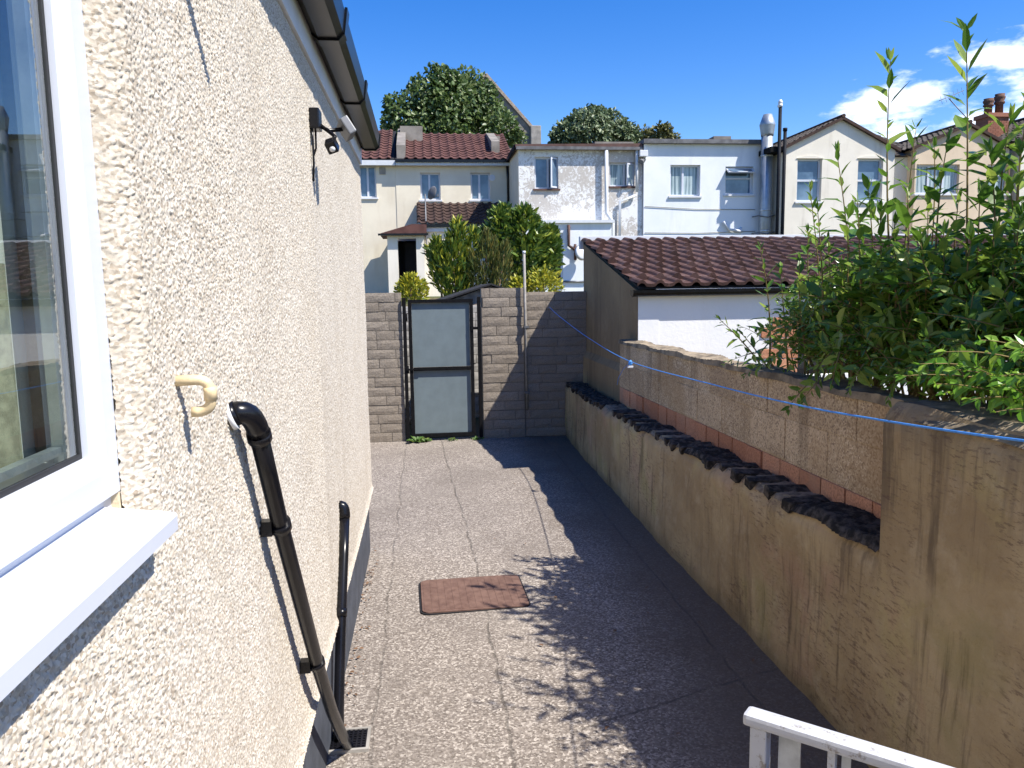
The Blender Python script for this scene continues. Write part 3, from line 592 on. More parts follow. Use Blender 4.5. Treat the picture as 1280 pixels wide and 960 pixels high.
# ================================================================== GATE WALL
GY = 9.30
def block_face(mb, x0, x1, z0, z1, y, ch, lens, depth=.09, jit=.004, gap=.006, rr=random):
    z = z0; row = 0
    while z < z1-.02:
        h = min(ch, z1-z); x = x0-rr.random()*lens[1]*.8
        while x < x1:
            l = rr.choice(lens)
            a, b = max(x, x0), min(x+l, x1)
            if b-a > .03:
                d = rr.uniform(-jit, jit); nx = max(2, int((b-a)/.06)); P = []
                e = gap/2
                fr = [[(a+e+(b-a-gap)*i/nx, y-d-(.005*rr.random() if 0 < i < nx and 0 < j < 3 else -.002), z+e+(h-gap)*j/3) for i in range(nx+1)] for j in range(4)]
                mb.grid(fr); bk = [(a+e, y+depth, z+e), (b-e, y+depth, z+e), (b-e, y+depth, z+h-e), (a+e, y+depth, z+h-e)]
                f4 = [fr[0][0], fr[0][-1], fr[3][-1], fr[3][0]]
                o = len(mb.v); mb.add(f4+bk, [(0, 1, 5, 4), (1, 2, 6, 5), (2, 3, 7, 6), (3, 0, 4, 7)])
            x += l
        z += h; row += 1
rr = random.Random(3); LEN = (.22, .33, .44, .44)
w = thing('block_wall', 'short rough grey-brown block wall between the house and the metal gate', 'wall', (-.5, GY, 0), 'rough block walls beside the gate')
mb = MB(); block_face(mb, -1.9, -.262, 0, 1.80, GY, .1125, LEN, rr=rr); mb.build('blocks', 'gate_block', w)
MB().box(-1.89, -.268, GY+.012, GY+.10, -.05, 1.79).build('mortar', 'mortar', w)
w = thing('block_wall', 'long rough grey-brown block wall with a pier right of the metal gate', 'wall', (1.3, GY, 0), 'rough block walls beside the gate')
mb = MB(); block_face(mb, .69, 1.205, 0, 1.838, GY-.015, .1148, LEN, depth=.2, rr=rr); mb.build('pier', 'gate_block', w)
mb = MB(); block_face(mb, 1.215, 1.985, 0, 1.785, GY+.012, .1115, LEN, rr=rr); mb.build('blocks', 'gate_block', w)
mb = MB(); mb.box(.696, 1.2, GY, GY+.18, -.05, 1.83); mb.box(1.2, 1.98, GY+.026, GY+.11, -.05, 1.775); mb.build('mortar', 'mortar', w)
# gate posts and gate
for x, lab in ((-.232, 'black steel gate post on the hinge side, against the short block wall'), (.658, 'black steel gate post beside the block pier, right of the gap')):
    mb = MB(); mb.box(x-.021, x+.021, GY-.035, GY+.01, 0, 1.735, bev=.003); o = mb.build('gate_post', 'dark_metal', None, (x, GY, 0)); tag(o, lab, 'gate post', 'black gate posts')
gt = thing('metal_gate', 'black framed gate with two grey sheet panels in the block wall', 'gate', (.2, GY, 0))
gy0, gy1 = GY-.035, GY+.0
mb = MB(); x0, x1, z0, z1 = -.188, .588, .045, 1.712
mb.box(x0, x0+.042, gy0, gy1, z0, z1); mb.box(x1-.042, x1, gy0, gy1, z0, z1); mb.box(x0+.042, x1-.042, gy0, gy1, z1-.042, z1); mb.box(x0+.042, x1-.042, gy0, gy1, z0, z0+.042); mb.build('gate_frame', 'dark_metal', gt)
MB().box(x0+.044, x1-.044, gy0-.002, gy1, .858, .900).build('middle_rail', 'dark_metal', gt)
for a, b in ((z0+.044, .856), (.902, z1-.044)): MB().box(x0+.043, x1-.043, gy1-.002, gy1+.004, a, b).build('gate_panel', 'gate_panel', gt)
for z in (.25, .88, 1.5): MB().tube([(x0-.02, GY-.02, z-.045), (x0-.02, GY-.02, z+.045)], .013, 10).build('hinge', 'dark_metal', gt)
mb = MB(); mb.box(x1, x1+.048, GY-.03, GY-.018, 1.345, 1.375); mb.box(x1-.03, x1, GY-.045, GY-.03, 1.33, 1.39); mb.build('latch', 'dark_metal', gt)
mb = MB(); mb.box(x0-.03, x0+.16, gy0-.014, gy0-.003, .868, .888); mb.build('bolt', 'dark_metal', gt)
# washing-line pole
t = thing('washing_line_pole', 'thin grey metal pole fixed upright to the block wall beside the pier', 'pole', (1.225, GY-.07, .36))
p0 = at(655, 314, 1, GY-.06); p1 = at(659, 511, 1, GY-.06); MB().tube([p1, p0], .0165, 12).build('pole', 'pole_grey', t)
MB().tube([Vector(p0)-Vector((0, 0, .03)), Vector(p0)+Vector((0, 0, .004))], .0185, 12).build('cap', 'upvc_dull', t)
for z in (.55, 1.35): mb = MB(); mb.box(1.20, 1.255, GY-.082, GY+.01, z, z+.025); mb.build('wall_clip', 'grey_metal', t)

# ================================================================== RENDERED RETAINING WALL (right)
rw = thing('rendered_garden_wall', 'stained brown rendered garden wall along the right of the yard, low then stepping up', 'garden wall', (1.7, 5, 0))
def faceX(y): return 1.64+.07*np.clip((y-6.0)/3.3, 0, 1)**1.3
def topz(y): return float(np.interp(y, [2.5, 2.8, 3.2, 3.76, 4.4, 5.2, 7.8, 8.6, 9.3], [.85, .832, .828, .804, .778, .752, .672, .663, .66]))+.010*math.sin(y*5.1)*math.sin(y*2.3)+.007*math.sin(y*17)
P = []
for y in np.linspace(2.58, 9.31, 260):
    x = faceX(y); zt = topz(y); row = []
    for s in np.linspace(0, 1, 26):
        z = -.02+s*(zt+.0); bul = .012*math.sin(y*2.2+z*3)+.006*math.sin(y*7+z*9)+.004*math.sin(y*19-z*13); rd = -.0 + .03*max(0, (s-.93)/.07)**2
        row.append((x+bul*.7+rd+.012*(z-.4), y, z))
    row += [(x+.05, y, zt+.004), (1.78, y, zt-.005), (1.905, y, zt-.005)]
    P.append(row)
mb = MB(); mb.grid(P, True); mb.build('low_render', 'render', rw)
P = []
for y in np.linspace(-4, 2.585, 200):
    row = []
    zt = 1.385+.006*math.sin(y*3)+.006*math.sin(y*11)
    for s in np.linspace(0, 1, 34):
        z = -.02+s*zt; bul = .010*math.sin(y*2.2+z*3)+.005*math.sin(y*7+z*9)+.003*math.sin(y*19-z*13); row.append((1.64+bul*.7+.012*(z-.4)+.025*max(0, (s-.96)/.04)**2, y, z))
    row += [(1.70, y, zt+.004)]; P.append(row)
mb = MB(); mb.grid(P, True)
lr = P[-1]; mb.add(lr+[(1.9, 2.585, lr[-1][2]), (1.9, 2.585, -.02)], [tuple(range(len(lr)+2))])
mb.build('high_render', 'render', rw)
P = [[(1.655+.012*math.sin(y*13)*(i == 0)+i*.075, y, 1.383+.006*math.sin(y*4.3)+.004*math.sin(y*9+i*2)+(.014 if i in (1, 2, 3, 4) else 0)-(.03 if i == 0 else 0)) for i in range(6)] for y in np.linspace(-4, 2.60, 160)]
mb = MB(); mb.grid(P, True); mb.build('wall_top', 'grime', rw)
# mossy bricks laid along the ledge
rr = random.Random(11); y = 3.32
while y < 9.15:
    if 4.36 < y < 4.75 or 5.6 < y < 5.85 or 6.9 < y < 7.05: y += .13; continue
    zt = topz(y); T = Matrix.Translation((faceX(y)+.115+rr.uniform(-.02, .02), y, zt-.004+rr.uniform(-.005, .006))) @ Matrix.Rotation(R(rr.uniform(-8, 8)), 4, 'Z') @ Matrix.Rotation(R(rr.uniform(-4, 22)), 4, 'X') @ Matrix.Rotation(R(rr.uniform(-3, 4)), 4, 'Y')
    mb = MB(); mb.box(-.112, .098, -.034, .034, -.034, .020, T, .007)
    mb.v = [tuple(Vector(v)+Vector((rr.uniform(-.004, .004), rr.uniform(-.004, .004), rr.uniform(-.003, .003)))) for v in mb.v]
    mb.build('coping_brick', 'moss_brick', rw); y += rr.uniform(.15, .25)
def ledge(y0, y1, n, hh, mat, x0=.012, lift=.002):
    P = []
    for y in np.linspace(y0, y1, n):
        zt = topz(y); e = min(1, (y-y0)/.08, (y1-y)/.08); row = []
        for i, u in enumerate(np.linspace(0, 1, 10)):
            x = faceX(y)+x0+u*(1.886-faceX(y)-x0); h = e*(hh*(.5+.5*math.sin(y*31+u*5)*math.sin(y*13-u*7))*math.sin(math.pi*min(1, .15+u*.8))+.012*rr.random())+lift; row.append((x+.012*rr.random()*(i == 0), y, zt+(h if i else -.02)))
        P.append(row)
    mb = MB(); mb.grid(P, True); mb.build('moss_mortar', mat, rw)
ledge(2.60, 9.28, 420, .008, 'ledge_mortar', .02, -.008)
ledge(2.60, 3.30, 90, .022, 'moss_brick', .004); ledge(4.34, 4.76, 60, .022, 'moss_brick', .006); ledge(5.56, 5.88, 40, .02, 'moss_brick', .01); ledge(7.6, 9.26, 120, .012, 'moss_brick', .006)

# block wall on top
bw = thing('concrete_block_wall', 'brown concrete block wall with an orange brick course, set back on the rendered ledge', 'garden wall', (1.95, 5, .7))
rr = random.Random(5)
def xface(mb, y0, y1, zf, h, x, lens, jit, gap, off):
    y = y0-off
    while y < y1:
        l = rr.choice(lens); a, b = max(y, y0), min(y+l, y1)
        if b-a > .03:
            d = rr.uniform(-jit, jit); za, zb = zf(a), zf(b); e = gap/2
            mb.add([(x+d, a+e, za+e), (x+d, b-e, zb+e), (x+d, b-e, zb+h-e), (x+d, a+e, za+h-e), (x+.09, a+e, za+e), (x+.09, b-e, zb+e), (x+.09, b-e, zb+h-e), (x+.09, a+e, za+h-e)], [(0, 1, 2, 3), (0, 1, 5, 4), (1, 2, 6, 5), (2, 3, 7, 6), (3, 0, 4, 7)])
        y += l
zf0 = lambda y: .914-.0095*(y-2.6)
mb = MB(); xface(mb, 2.6, 7.28, zf0, .222, 1.878, (.44, .45, .43), .003, .005, .1); xface(mb, 2.6, 7.28, lambda y: zf0(y)+.222, .19, 1.879, (.44, .43, .45), .003, .005, .32); mb.build('blocks', 'block', bw)
mb = MB(); xface(mb, 2.6, 7.28, lambda y: zf0(y)-.162, .158, 1.872, (.215, .215, .22), .006, .012, .05); mb.build('brick_course', 'orange_brick', bw)
mb = MB(); mb.prism([(1.8815, 2.6, .6), (1.8815, 7.275, .6), (1.8815, 7.275, zf0(7.275)+.405), (1.8815, 2.6, zf0(2.6)+.405)], (.13, 0, 0)); mb.build('mortar', 'block', bw)
P = [[(1.862+.010*math.sin(y*15)+u*.18, y, zf0(y)+.412+(.030+.008*math.sin(y*7+u*3)+.006*rr.random())*(1 if 0 < i < 6 else (-.0)/1)) for i, u in enumerate((0, .02, .15, .4, .7, .97, 1))] for y in np.linspace(2.6, 7.29, 200)]
mb = MB(); mb.grid(P, False); mb.build('mortar_capping', 'grime', bw)

# ================================================================== WHITE RAILING (lower right)
t = thing('handrail', 'old white painted metal railing with flat bars at the lower right corner', 'railing', (.64, 1.40, 0))
A = at(932, 886, 2, 1.0); B = at(1200, 968, 2, 1.0); dv = (B-A).normalized(); nv = Vector((-dv.y, dv.x, 0)); ang = math.atan2(dv.y, dv.x)
T = Matrix.Translation(A) @ Matrix.Rotation(ang, 4, 'Z')
mb = MB(); mb.box(0, 1.3, -.021, .021, -.024, .0, T, .008); mb.build('top_rail', 'rail', t)
mb = MB(); mb.box(.014, .046, -.016, .016, -1.0, -.0245, T, .003); mb.build('post', 'rail', t)
mb = MB(); mb.box(1.25, 1.285, -.016, .016, -1.0, -.0245, T, .003); mb.build('post', 'rail', t)
mb = MB(); mb.box(.014, 1.28, -.012, .012, -.90, -.872, T, .003); mb.build('bottom_rail', 'rail', t)
for i in range(10):
    x = .155+i*.11; mb = MB(); mb.box(x, x+.014, -.009, .009, -.873, -.0245, T, .002); mb.build('baluster', 'rail', t)
mb = MB(); mb.box(.062, .103, .010, .014, -.872, -.026, T); mb.build('galvanised_strip', 'galv', t)
for i in range(2): mb = MB(); x = .176+i*.11; mb.box(x, x+.016, .010, .014, -.872, -.026, T); mb.build('galvanised_strip', 'galv', t)

# ================================================================== GARAGE
ga = thing('garage', 'white and brown rendered garage with a wavy brown tiled roof behind the garden wall', 'garage', (4.5, 8.2, .5))
gx0, gx1, fy, by = 1.985, 8.6, 7.02, 9.48
gx0 = 1.985; mb = MB(); mb.prism([(gx0, fy+.004, -.02), (gx0, fy+.004, 1.778), (gx0, by, 2.355), (gx0, by, -.02)], (.2, 0, 0))
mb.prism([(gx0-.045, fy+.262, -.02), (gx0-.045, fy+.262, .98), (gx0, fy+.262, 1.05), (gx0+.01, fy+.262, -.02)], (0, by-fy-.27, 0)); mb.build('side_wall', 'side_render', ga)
q0 = aY(936, 395, fy); wx0 = aY(998, 395, fy).x; wz1 = aY(1000, 396, fy).z
mb = MB(); holes = [(wx0, wx0+1.5, .95, wz1)]
wall_y(mb, gx0+.2, gx1, .3, 1.79, fy, .1, holes); mb.box(gx0+.001, gx0+.2, fy-.006, fy+.003, .3, 1.77); mb.build('front_wall', 'garage_white', ga)
window(ga, wx0+.0, wx0+1.5, .95, wz1, fy, mull=(wx0+.75,), pane='dark_inside', fw=.05, sill=False, frame='dark_metal')
mb = MB(); rr = random.Random(2)
for i in range(9):
    z = .62+i*.1; wd_ = .31 if i % 2 else .20; mb.box(wx0-.06-wd_+.0, wx0-.062+.06, fy-.012-rr.random()*.004, fy+.05, z+.004, min(z+.094, wz1-.0), bev=.004)
mb.build('brick_quoin', 'orange_brick', ga)
U = Vector((gx1-gx0+.06, 0, 0)); V = Vector((0, by-fy+.10, .585))
mb = roof_tiles((gx0-.03, fy-.08, 1.825), U, V, .172, 9, .032, .030, 10); mb.build('tiled_roof', 'tile', ga)
mb = MB(); mb.prism([(gx0, fy-.05, 1.80), (gx0, by, 2.36), (gx0, by, 2.38), (gx0, fy-.05, 1.82)], (gx1-gx0, 0, 0)); mb.build('roof_deck', 'dark_inside', ga)
mb = MB(); mb.box(gx0-.04, gx1, by+.01, by+.10, 2.30, 2.455, bev=.004); mb.build('ridge_capping', 'fascia_white', ga)
gc = fy-.062; prof = [(gc+a*.052, 1.785-b*.052) for a, b in ((-1, -.1), (-.95, .35), (-.65, .8), (0, 1), (.65, .8), (.95, .35), (1, -.1), (.86, -.1), (.8, .35), (0, .84), (-.8, .35), (-.86, -.1))]
mb = MB(); mb.prism([(gx0-.065, y, z) for y, z in prof], (gx1-gx0, 0, 0)); gg = mb.build('gutter', 'black_plastic', ga)
mb = MB(); mb.prism([(gx0-.077, gc+a*.056, 1.785-b*.056) for a, b in ((-1, -.2), (-.95, .35), (-.65, .8), (0, 1), (.65, .8), (.95, .35), (1, -.2))], (.012, 0, 0)); mb.build('end_cap', 'black_plastic', gg)

# ================================================================== TERRACE BEHIND
YA, YW, YG = 30.0, 27.0, 26.0
def xz(px, py, Y): p = aY(px, py, Y); return p.x, p.z
def rect(x0, y0, x1, y1, Y):
    a = aY(x0, y0, Y); b = aY(x1, y1, Y); return a.x, b.x, b.z, a.z
def downpipe(root, pts, r=.05, mat='fascia_white', name='downpipe'):
    return MB().tube(pts, r, 8).build(name, mat, root)
# --- left cream house
A1 = thing('terraced_house', 'cream terraced house furthest left, mostly hidden behind the pebble-dashed house', 'house', (-3.2, YA, 1.5), 'terraced houses behind the yard')
zE = xz(500, 201, YA)[1]; xa = xz(494, 203, YA)[0]; xl = -7.5
mb = MB(); w1 = rect(448, 207, 471, 247, YA)
wall_y(mb, xl, xa, 1.3, zE, YA, .12, [w1]); mb.build('wall', 'cream', A1)
window(A1, *w1, YA, mull=((w1[0]*.5+w1[1]*.5),), pane='pane')
mb = roof_tiles((xl, YA-.25, zE+.02), (xa-xl-.15, 0, 0), (0, 3.6, 1.75), .33, 12, .05, .03, 6, 0); mb.build('roof', 'tile_red', A1)
mb = MB(); mb.prism([(xl, YA-.24, zE-.02), (xl, YA-.24, zE+.02), (xl, YA+3.35, zE+1.74), (xl, YA+3.35, zE)], (xa-xl-.02, 0, 0)); mb.build('roof_deck', 'dark_inside', A1)
mb = MB(); mb.box(xl, xa, YA-.27, YA-.002, zE-.20, zE-.022); mb.build('eaves_fascia', 'fascia_white', A1)
v = rect(474, 209, 482, 218, YA); mb = MB(); mb.box(v[0], v[1], YA-.03, YA, v[2], v[3]); mb.build('wall_vent', 'concrete', A1)
# --- middle cream house with lean-to and porch
A2 = thing('terraced_house', 'cream terraced house with red roof, brown lean-to and small porch, satellite dish in front', 'house', (.6, YA, 1.5), 'terraced houses behind the yard')
xb = xz(636, 203, YA)[0]
ws = [rect(525, 216, 551, 250, YA), rect(588, 216, 613, 250, YA)]
mb = MB(); wall_y(mb, xa+.002, xb, 1.3, zE, YA-.02, .12, ws); mb.build('wall', 'cream', A2)
for w_ in ws: window(A2, *w_, YA-.02, mull=(w_[0]*.55+w_[1]*.45,), pane='pane')
mb = roof_tiles((xa+.35, YA-.27, zE+.02), (xb-xa-.2, 0, 0), (0, 3.6, 1.62), .33, 11, .05, .03, 6, 0); mb.build('roof', 'tile_red', A2)
mb = MB(); mb.prism([(xa+.01, YA-.26, zE-.02), (xa+.01, YA-.26, zE+.02), (xa+.01, YA+3.3, zE+1.60), (xa+.01, YA+3.3, zE)], (xb-xa-.02, 0, 0)); mb.build('roof_deck', 'dark_inside', A2)
mb = MB(); mb.box(xa+.02, xb, YA-.29, YA-.022, zE-.20, zE-.022); mb.build('eaves_fascia', 'fascia_white', A2)
mb = MB(); mb.box(xa+.02, xb, YA-.36, YA-.292, zE-.10, zE-.0); mb.build('gutter', 'black_plastic', A2)
downpipe(A2, [(xb-.08, YA-.1, zE-.1), (xb-.05, YA-.1, zE-.6), (xb-.05, YA-.1, 3)], .05, 'black_plastic')
for px in (503.5, 624):
    a = xz(px-8, 180, YA)[0]; b = xz(px+6, 180, YA)[0]; mb = MB(); z1_ = zE+1.25
    mb.prism([(a, YA-.15, zE-.1), (a, YA-.15, zE+.55), (a, YA+2.9, zE+1.75), (a, YA+3.7, zE+1.75), (a, YA+3.7, zE)] if px < 550 else [(a, YA+.6, zE+.2), (a, YA+.6, zE+.85), (a, YA+2.9, zE+1.6), (a, YA+3.7, zE+1.6), (a, YA+3.7, zE)], (.32, 0, 0)); mb.box(a+.1, a+1.0 if px < 550 else a+.5, YA+2.2, YA+3.0, zE+.6, zE+(1.72 if px < 550 else 1.35)); mb.build('party_wall_parapet', 'stone', A2)
v = rect(611, 219, 619, 226, YA); mb = MB(); mb.tube([((v[0]+v[1])/2, YA-.06, (v[2]+v[3])/2), ((v[0]+v[1])/2, YA, (v[2]+v[3])/2)], .12, 12); mb.build('wall_vent', 'upvc_dull', A2)
# lean-to
ly = YA-1.9; l0 = xz(521, 280, ly)[0]; l1 = xz(640, 280, ly)[0]; lz = xz(580, 281, ly)[1]; lt = xz(580, 255, YA)[1]
mb = roof_tiles((l0, ly-.15, lz+.03), (l1-l0, 0, 0), (0, 2.0, lt-lz), .30, 7, .05, .03, 6, 0); mb.build('lean_to_roof', 'tile_dark', A2)
mb = MB(); wz = rect(585, 292, 612, 325, ly); wall_y(mb, l0+.06, l1, 1.3, lz-.02, ly, .1, [wz]); mb.build('lean_to_wall', 'cream_light', A2); window(A2, *wz, ly, mull=(), pane='pane')
mb = MB(); mb.box(l0, l1, ly-.17, ly-.1, lz-.09, lz+.02); mb.build('lean_to_gutter', 'black_plastic', A2)
mb = MB(); mb.box(l0+.06, l1, ly-.09, ly-.003, lz-.24, lz-.02); mb.build('lean_to_fascia', 'fascia_white', A2)
# porch
py_ = YA-2.6; d0 = xz(497, 300, py_)[0]; d1 = xz(520, 300, py_)[0]; p0x = xz(484, 300, py_)[0]; p1x = xz(530, 300, py_)[0]; pz = xz(505, 294, py_)[1]; dz1 = xz(505, 298, py_)[1]
mb = MB(); mb.box(p0x, d0, py_, py_+.25, 1.2, dz1); mb.box(d1, p1x, py_, py_+.25, 1.2, dz1); mb.box(p0x, p1x, py_, py_+.25, dz1, pz); mb.box(p0x, p0x+.2, py_+.25, YA-.03, 1.2, pz); mb.box(p1x-.15, p1x, py_+.25, ly-.01, 1.2, pz); mb.build('porch_wall', 'cream_light', A2)
mb = MB(); mb.box(d0-.1, d1+.1, py_+1.5, py_+1.6, 1.2, dz1); mb.box(d0+.22, d1, py_+.9, py_+1.0, 1.2, dz1-.1); mb.build('porch_door', 'dark_inside', A2)
mb = MB(); mb.prism([(p0x-.25, py_-.15, pz+.02), (p1x+.1, py_-.15, pz+.02), (p1x+.1, py_-.15, pz+.30), (p1x-.4, py_-.15, pz+.33)], (0, .12, 0)); mb.prism([(p0x-.25, py_-.03, pz+.02), (p0x-.25, py_-.03, pz+.06), (p1x-.4, py_-.03, pz+.38), (p1x+.1, py_-.03, pz+.36), (p1x+.1, py_-.03, pz+.02)], (0, 2.3, 0)); mb.build('porch_roof', 'tile_red', A2)
mb = MB(); mb.box(p0x-.3, p1x+.15, py_-.2, py_-.152, pz-.02, pz+.05); mb.build('porch_gutter', 'black_plastic', A2)
# satellite dish
c_ = aY(540, 241, 28.2); b0 = aY(533, 300, 28.0)
t = thing('satellite_dish', 'dark satellite dish on a thin mast above the brown lean-to roof', 'satellite dish', (b0.x, 28.0, b0.z))
mb = MB(); mb.tube([(b0.x, 28.0, b0.z-.6), (b0.x, 28.05, b0.z), (b0.x, 28.15, c_.z-.05)], .025, 8); mb.build('mast', 'grey_metal', t)
mb = MB(); mb.lathe((0, 0, 0), [(.02, .07), (.14, .055), (.22, .02), (.25, 0), (.245, -.01), (.14, .035), (.02, .045)], 20); Tm = Matrix.Translation(c_) @ Matrix.Rotation(R(-55), 4, 'Z') @ Matrix.Rotation(R(75), 4, 'X'); mb.v = [tuple(Tm @ Vector(v)) for v in mb.v]; mb.build('dish', 'lead', t)
mb = MB(); mb.tube([c_-Vector((0, 0, .2)), c_+Vector((.2, -.25, -.12))], .014, 6); mb.box(c_.x+.17, c_.x+.23, 27.92, 27.98, c_.z-.16, c_.z-.08); mb.build('feed_arm', 'grey_metal', t)

# --- peeling white house
W1 = thing('terraced_house', 'white terraced house with badly peeling paint and two open windows', 'house', (5.5, YW, 1.5), 'terraced houses behind the yard')
x0 = xz(648, 190, YW)[0]; x1 = xz(803, 190, YW)[0]; zt = xz(725, 186, YW)[1]
ws = [rect(668, 196, 698, 236, YW), rect(762, 203, 793, 233, YW)]
mb = MB(); wall_y(mb, x0, x1, 3.0, zt, YW, .14, ws)
mb.build('wall', 'peel', W1)
mb = MB(); mb.box(x0-.004, x0+.1, YW+.002, YA, 1.3, zt-.0); mb.build('side_wall', 'cream', W1)
w_ = ws[0]; m_ = w_[0]*.42+w_[1]*.58; window(W1, *w_, YW, mull=(m_,), pane='pane', open_=('right', m_, w_[1], w_[2]+.03, w_[3]-.03, R(38)), sillmat='fascia_brown')
w_ = ws[1]; m_ = w_[0]*.38+w_[1]*.62; window(W1, *w_, YW, mull=(m_,), pane='pane_curtain', open_=('right', m_, w_[1], w_[2]+.03, w_[3]-.03, R(32)), sillmat='fascia_brown')
mb = MB(); mb.prism([(x0-.12, YW-.15, zt), (x1-.05, YW-.15, zt+.01), (x1-.05, YW-.15, zt+.17), (x0-.12, YW-.15, zt+.12)], (0, 3.3, 0)); mb.build('roof_edge', 'fascia_brown', W1)
mb = MB(); mb.box(x0-.1, x1-.06, YW-.22, YW-.152, zt-.06, zt+.04); mb.build('gutter', 'lead', W1)
mb = MB(); mb.prism([(xb-.05, YA-.3, zE+.10), (xb-.05, YA-.3, zE-.06), (x0-.1, YW-.1, zt-.05), (x0-.1, YW-.1, zt+.12)], (-.06, 0, 0)); mb.build('verge_board', 'dark_metal', W1)
downpipe(W1, [aY(758, 188, YW-.16), aY(758, 266, YW-.16), aY(766, 277, YW-.16), aY(766, 330, YW-.16)], .065)
downpipe(W1, [aY(795, 244, YW-.1), aY(775, 252, YW-.1), aY(774, 330, YW-.1)], .05)
downpipe(W1, [aY(796, 186, YW-.12), aY(796, 240, YW-.12)], .05)
# lower extension
ey = YW-.55; e0 = x0+.05; e1 = xz(764, 280, ey)[0]; ez = xz(700, 279, ey)[1]
wl = rect(676, 291, 704, 352, ey)
mb = MB(); wall_y(mb, e0, e1, 1.2, ez, ey, .12, [wl]); mb.build('extension_wall', 'white_wall', W1)
window(W1, *wl, ey, pane='dark_inside', fw=.07, rec=.06)
mb = MB(); mb.box(e0-.05, e1+.1, ey-.10, YW-.002, ez+.002, ez+.10); mb.build('extension_roof', 'fascia_white', W1)
downpipe(W1, [aY(711, 281, ey-.08), aY(711, 307, ey-.08), aY(720, 313, ey-.08)], .05, 'fascia_brown'); downpipe(W1, [aY(719, 305, ey-.07), aY(719, 325, ey-.07)], .045, 'fascia_brown')
mb = MB(); c0 = aY(704, 352, ey-.05); c1 = aY(733, 352, ey-.05); mb.tube([c0, c1], .035, 8); mb.build('waste_pipe', 'grey_metal', W1)
mb = MB(); c0 = aY(726, 316, ey-.35); mb.lathe((0, 0, 0), [(.02, .08), (.2, .06), (.27, 0), (.2, .04), (.02, .05)], 18); Tm = Matrix.Translation(c0) @ Matrix.Rotation(R(30), 4, 'Z') @ Matrix.Rotation(R(78), 4, 'X'); mb.v = [tuple(Tm @ Vector(v)) for v in mb.v]
t = thing('satellite_dish', 'pale satellite dish on the white wall beside the garage roof corner', 'satellite dish', (c0.x, ey, c0.z)); mb.build('dish', 'fascia_white', t); MB().tube([c0, (c0.x, ey, c0.z-.05)], .03, 8).build('bracket', 'grey_metal', t)

# --- smooth white house
W2 = thing('terraced_house', 'smooth white painted terraced house with one window propped open, left of the silver flue', 'house', (9.8, YW, 1.5), 'terraced houses behind the yard')
x0 = x1+.02; x2 = xz(951, 190, YW-.12)[0]; zt2 = xz(870, 181, YW)[1]
ws = [rect(838, 206, 875, 245, YW-.12), rect(907, 208, 941, 243, YW-.12)]
mb = MB(); wall_y(mb, x0, x2, 1.2, zt2, YW-.12, .14, ws); mb.build('wall', 'white_wall', W2)
w_ = ws[0]; window(W2, *w_, YW-.12, mull=(w_[0]*.55+w_[1]*.45,), pane='pane_curtain')
w_ = ws[1]; m_ = w_[2]*.42+w_[3]*.58; window(W2, *w_, YW-.12, trans=(m_,), pane='pane', open_=('top', w_[0]+.03, w_[1]-.03, m_, w_[3]-.05, R(62)))
mb = MB(); mb.box(x0-.05, x2+.35, YW-.30, YW+3, zt2, zt2+.14); mb.build('roof_edge', 'lead', W2)
mb = MB(); a = xz(900, 176, YW)[0]; mb.box(a, a+.65, YW+.6, YW+1.3, zt2+.14, zt2+.42); mb.build('roof_hatch', 'stone', W2); mb = MB(); mb.box(x0-1.6, x0-.2, YW+.5, YW+1.2, zt+.1, zt+.34); mb.build('roof_hatch', 'stone', W1)
downpipe(W2, [aY(904, 277, YW-.2), aY(912, 287, YW-.2), aY(926, 289, YW-.2), aY(926, 285, YW-.13)], .05, 'fascia_white', 'vent_pipe')
for ya, yb in ((291, 289), (258, 262)): MB().tube([aY(806, ya, YW-.14), aY(870, (ya+yb)/2+1.5, YW-.14), aY(944, yb, YW-.14)], .010, 5).build('wall_cable', 'stone', W2)
v = rect(799, 188, 809, 196, YW-.2); mb = MB(); mb.box(v[0], v[1], YW-.3, YW-.13, v[2], v[3], bev=.02); tag(mb.build('alarm_box', 'upvc_dull', None, (v[0], YW-.2, v[2])), 'pale alarm box high up where the two white houses meet', 'alarm box')
c0 = aY(802, 201, YW-.35); mb = MB(); mb.tube([c0, (c0.x+.18, YW-.12, c0.z+.08)], .05, 8); mb.tube([c0, c0+Vector((-.05, -.1, -.06))], .08, 8); tag(mb.build('wall_lamp', 'lead', None, c0), 'small dark lamp under the pale alarm box on the white wall', 'lamp')
# flue
fx = xz(957.5, 230, YW-.45)[0]; fz1 = xz(957, 165, YW-.45)[1]; fy_ = YW-.45
t = thing('metal_flue', 'tall shiny galvanised flue with a flared cowl on the white house', 'flue', (fx, fy_, 1.5))
MB().lathe((fx, fy_, 1.5), [(.20, 0), (.20, fz1-1.5)], 24).build('flue_pipe', 'flue', t)
for py in (264, 196, 290): z = xz(957, py, fy_)[1]; MB().lathe((fx, fy_, z), [(.205, 0), (.215, .01), (.215, .05), (.205, .06)], 24).build('joint_band', 'galv', t)
MB().lathe((fx, fy_, fz1-.15), [(.21, 0), (.22, .08), (.265, .36), (.27, .40), (.15, .74), (.11, .74), (.10, .5)], 24).build('cowl', 'flue', t)
for py in (270, 291): z = xz(957, py, fy_)[1]; mb = MB(); mb.tube([(fx-.34, fy_+.3, z), (fx-.30, fy_-.1, z), (fx, fy_-.22, z-.06), (fx+.3, fy_-.1, z+.02), (fx+.34, fy_+.3, z)], .022, 6); mb.build('bracket', 'grey_metal', t)
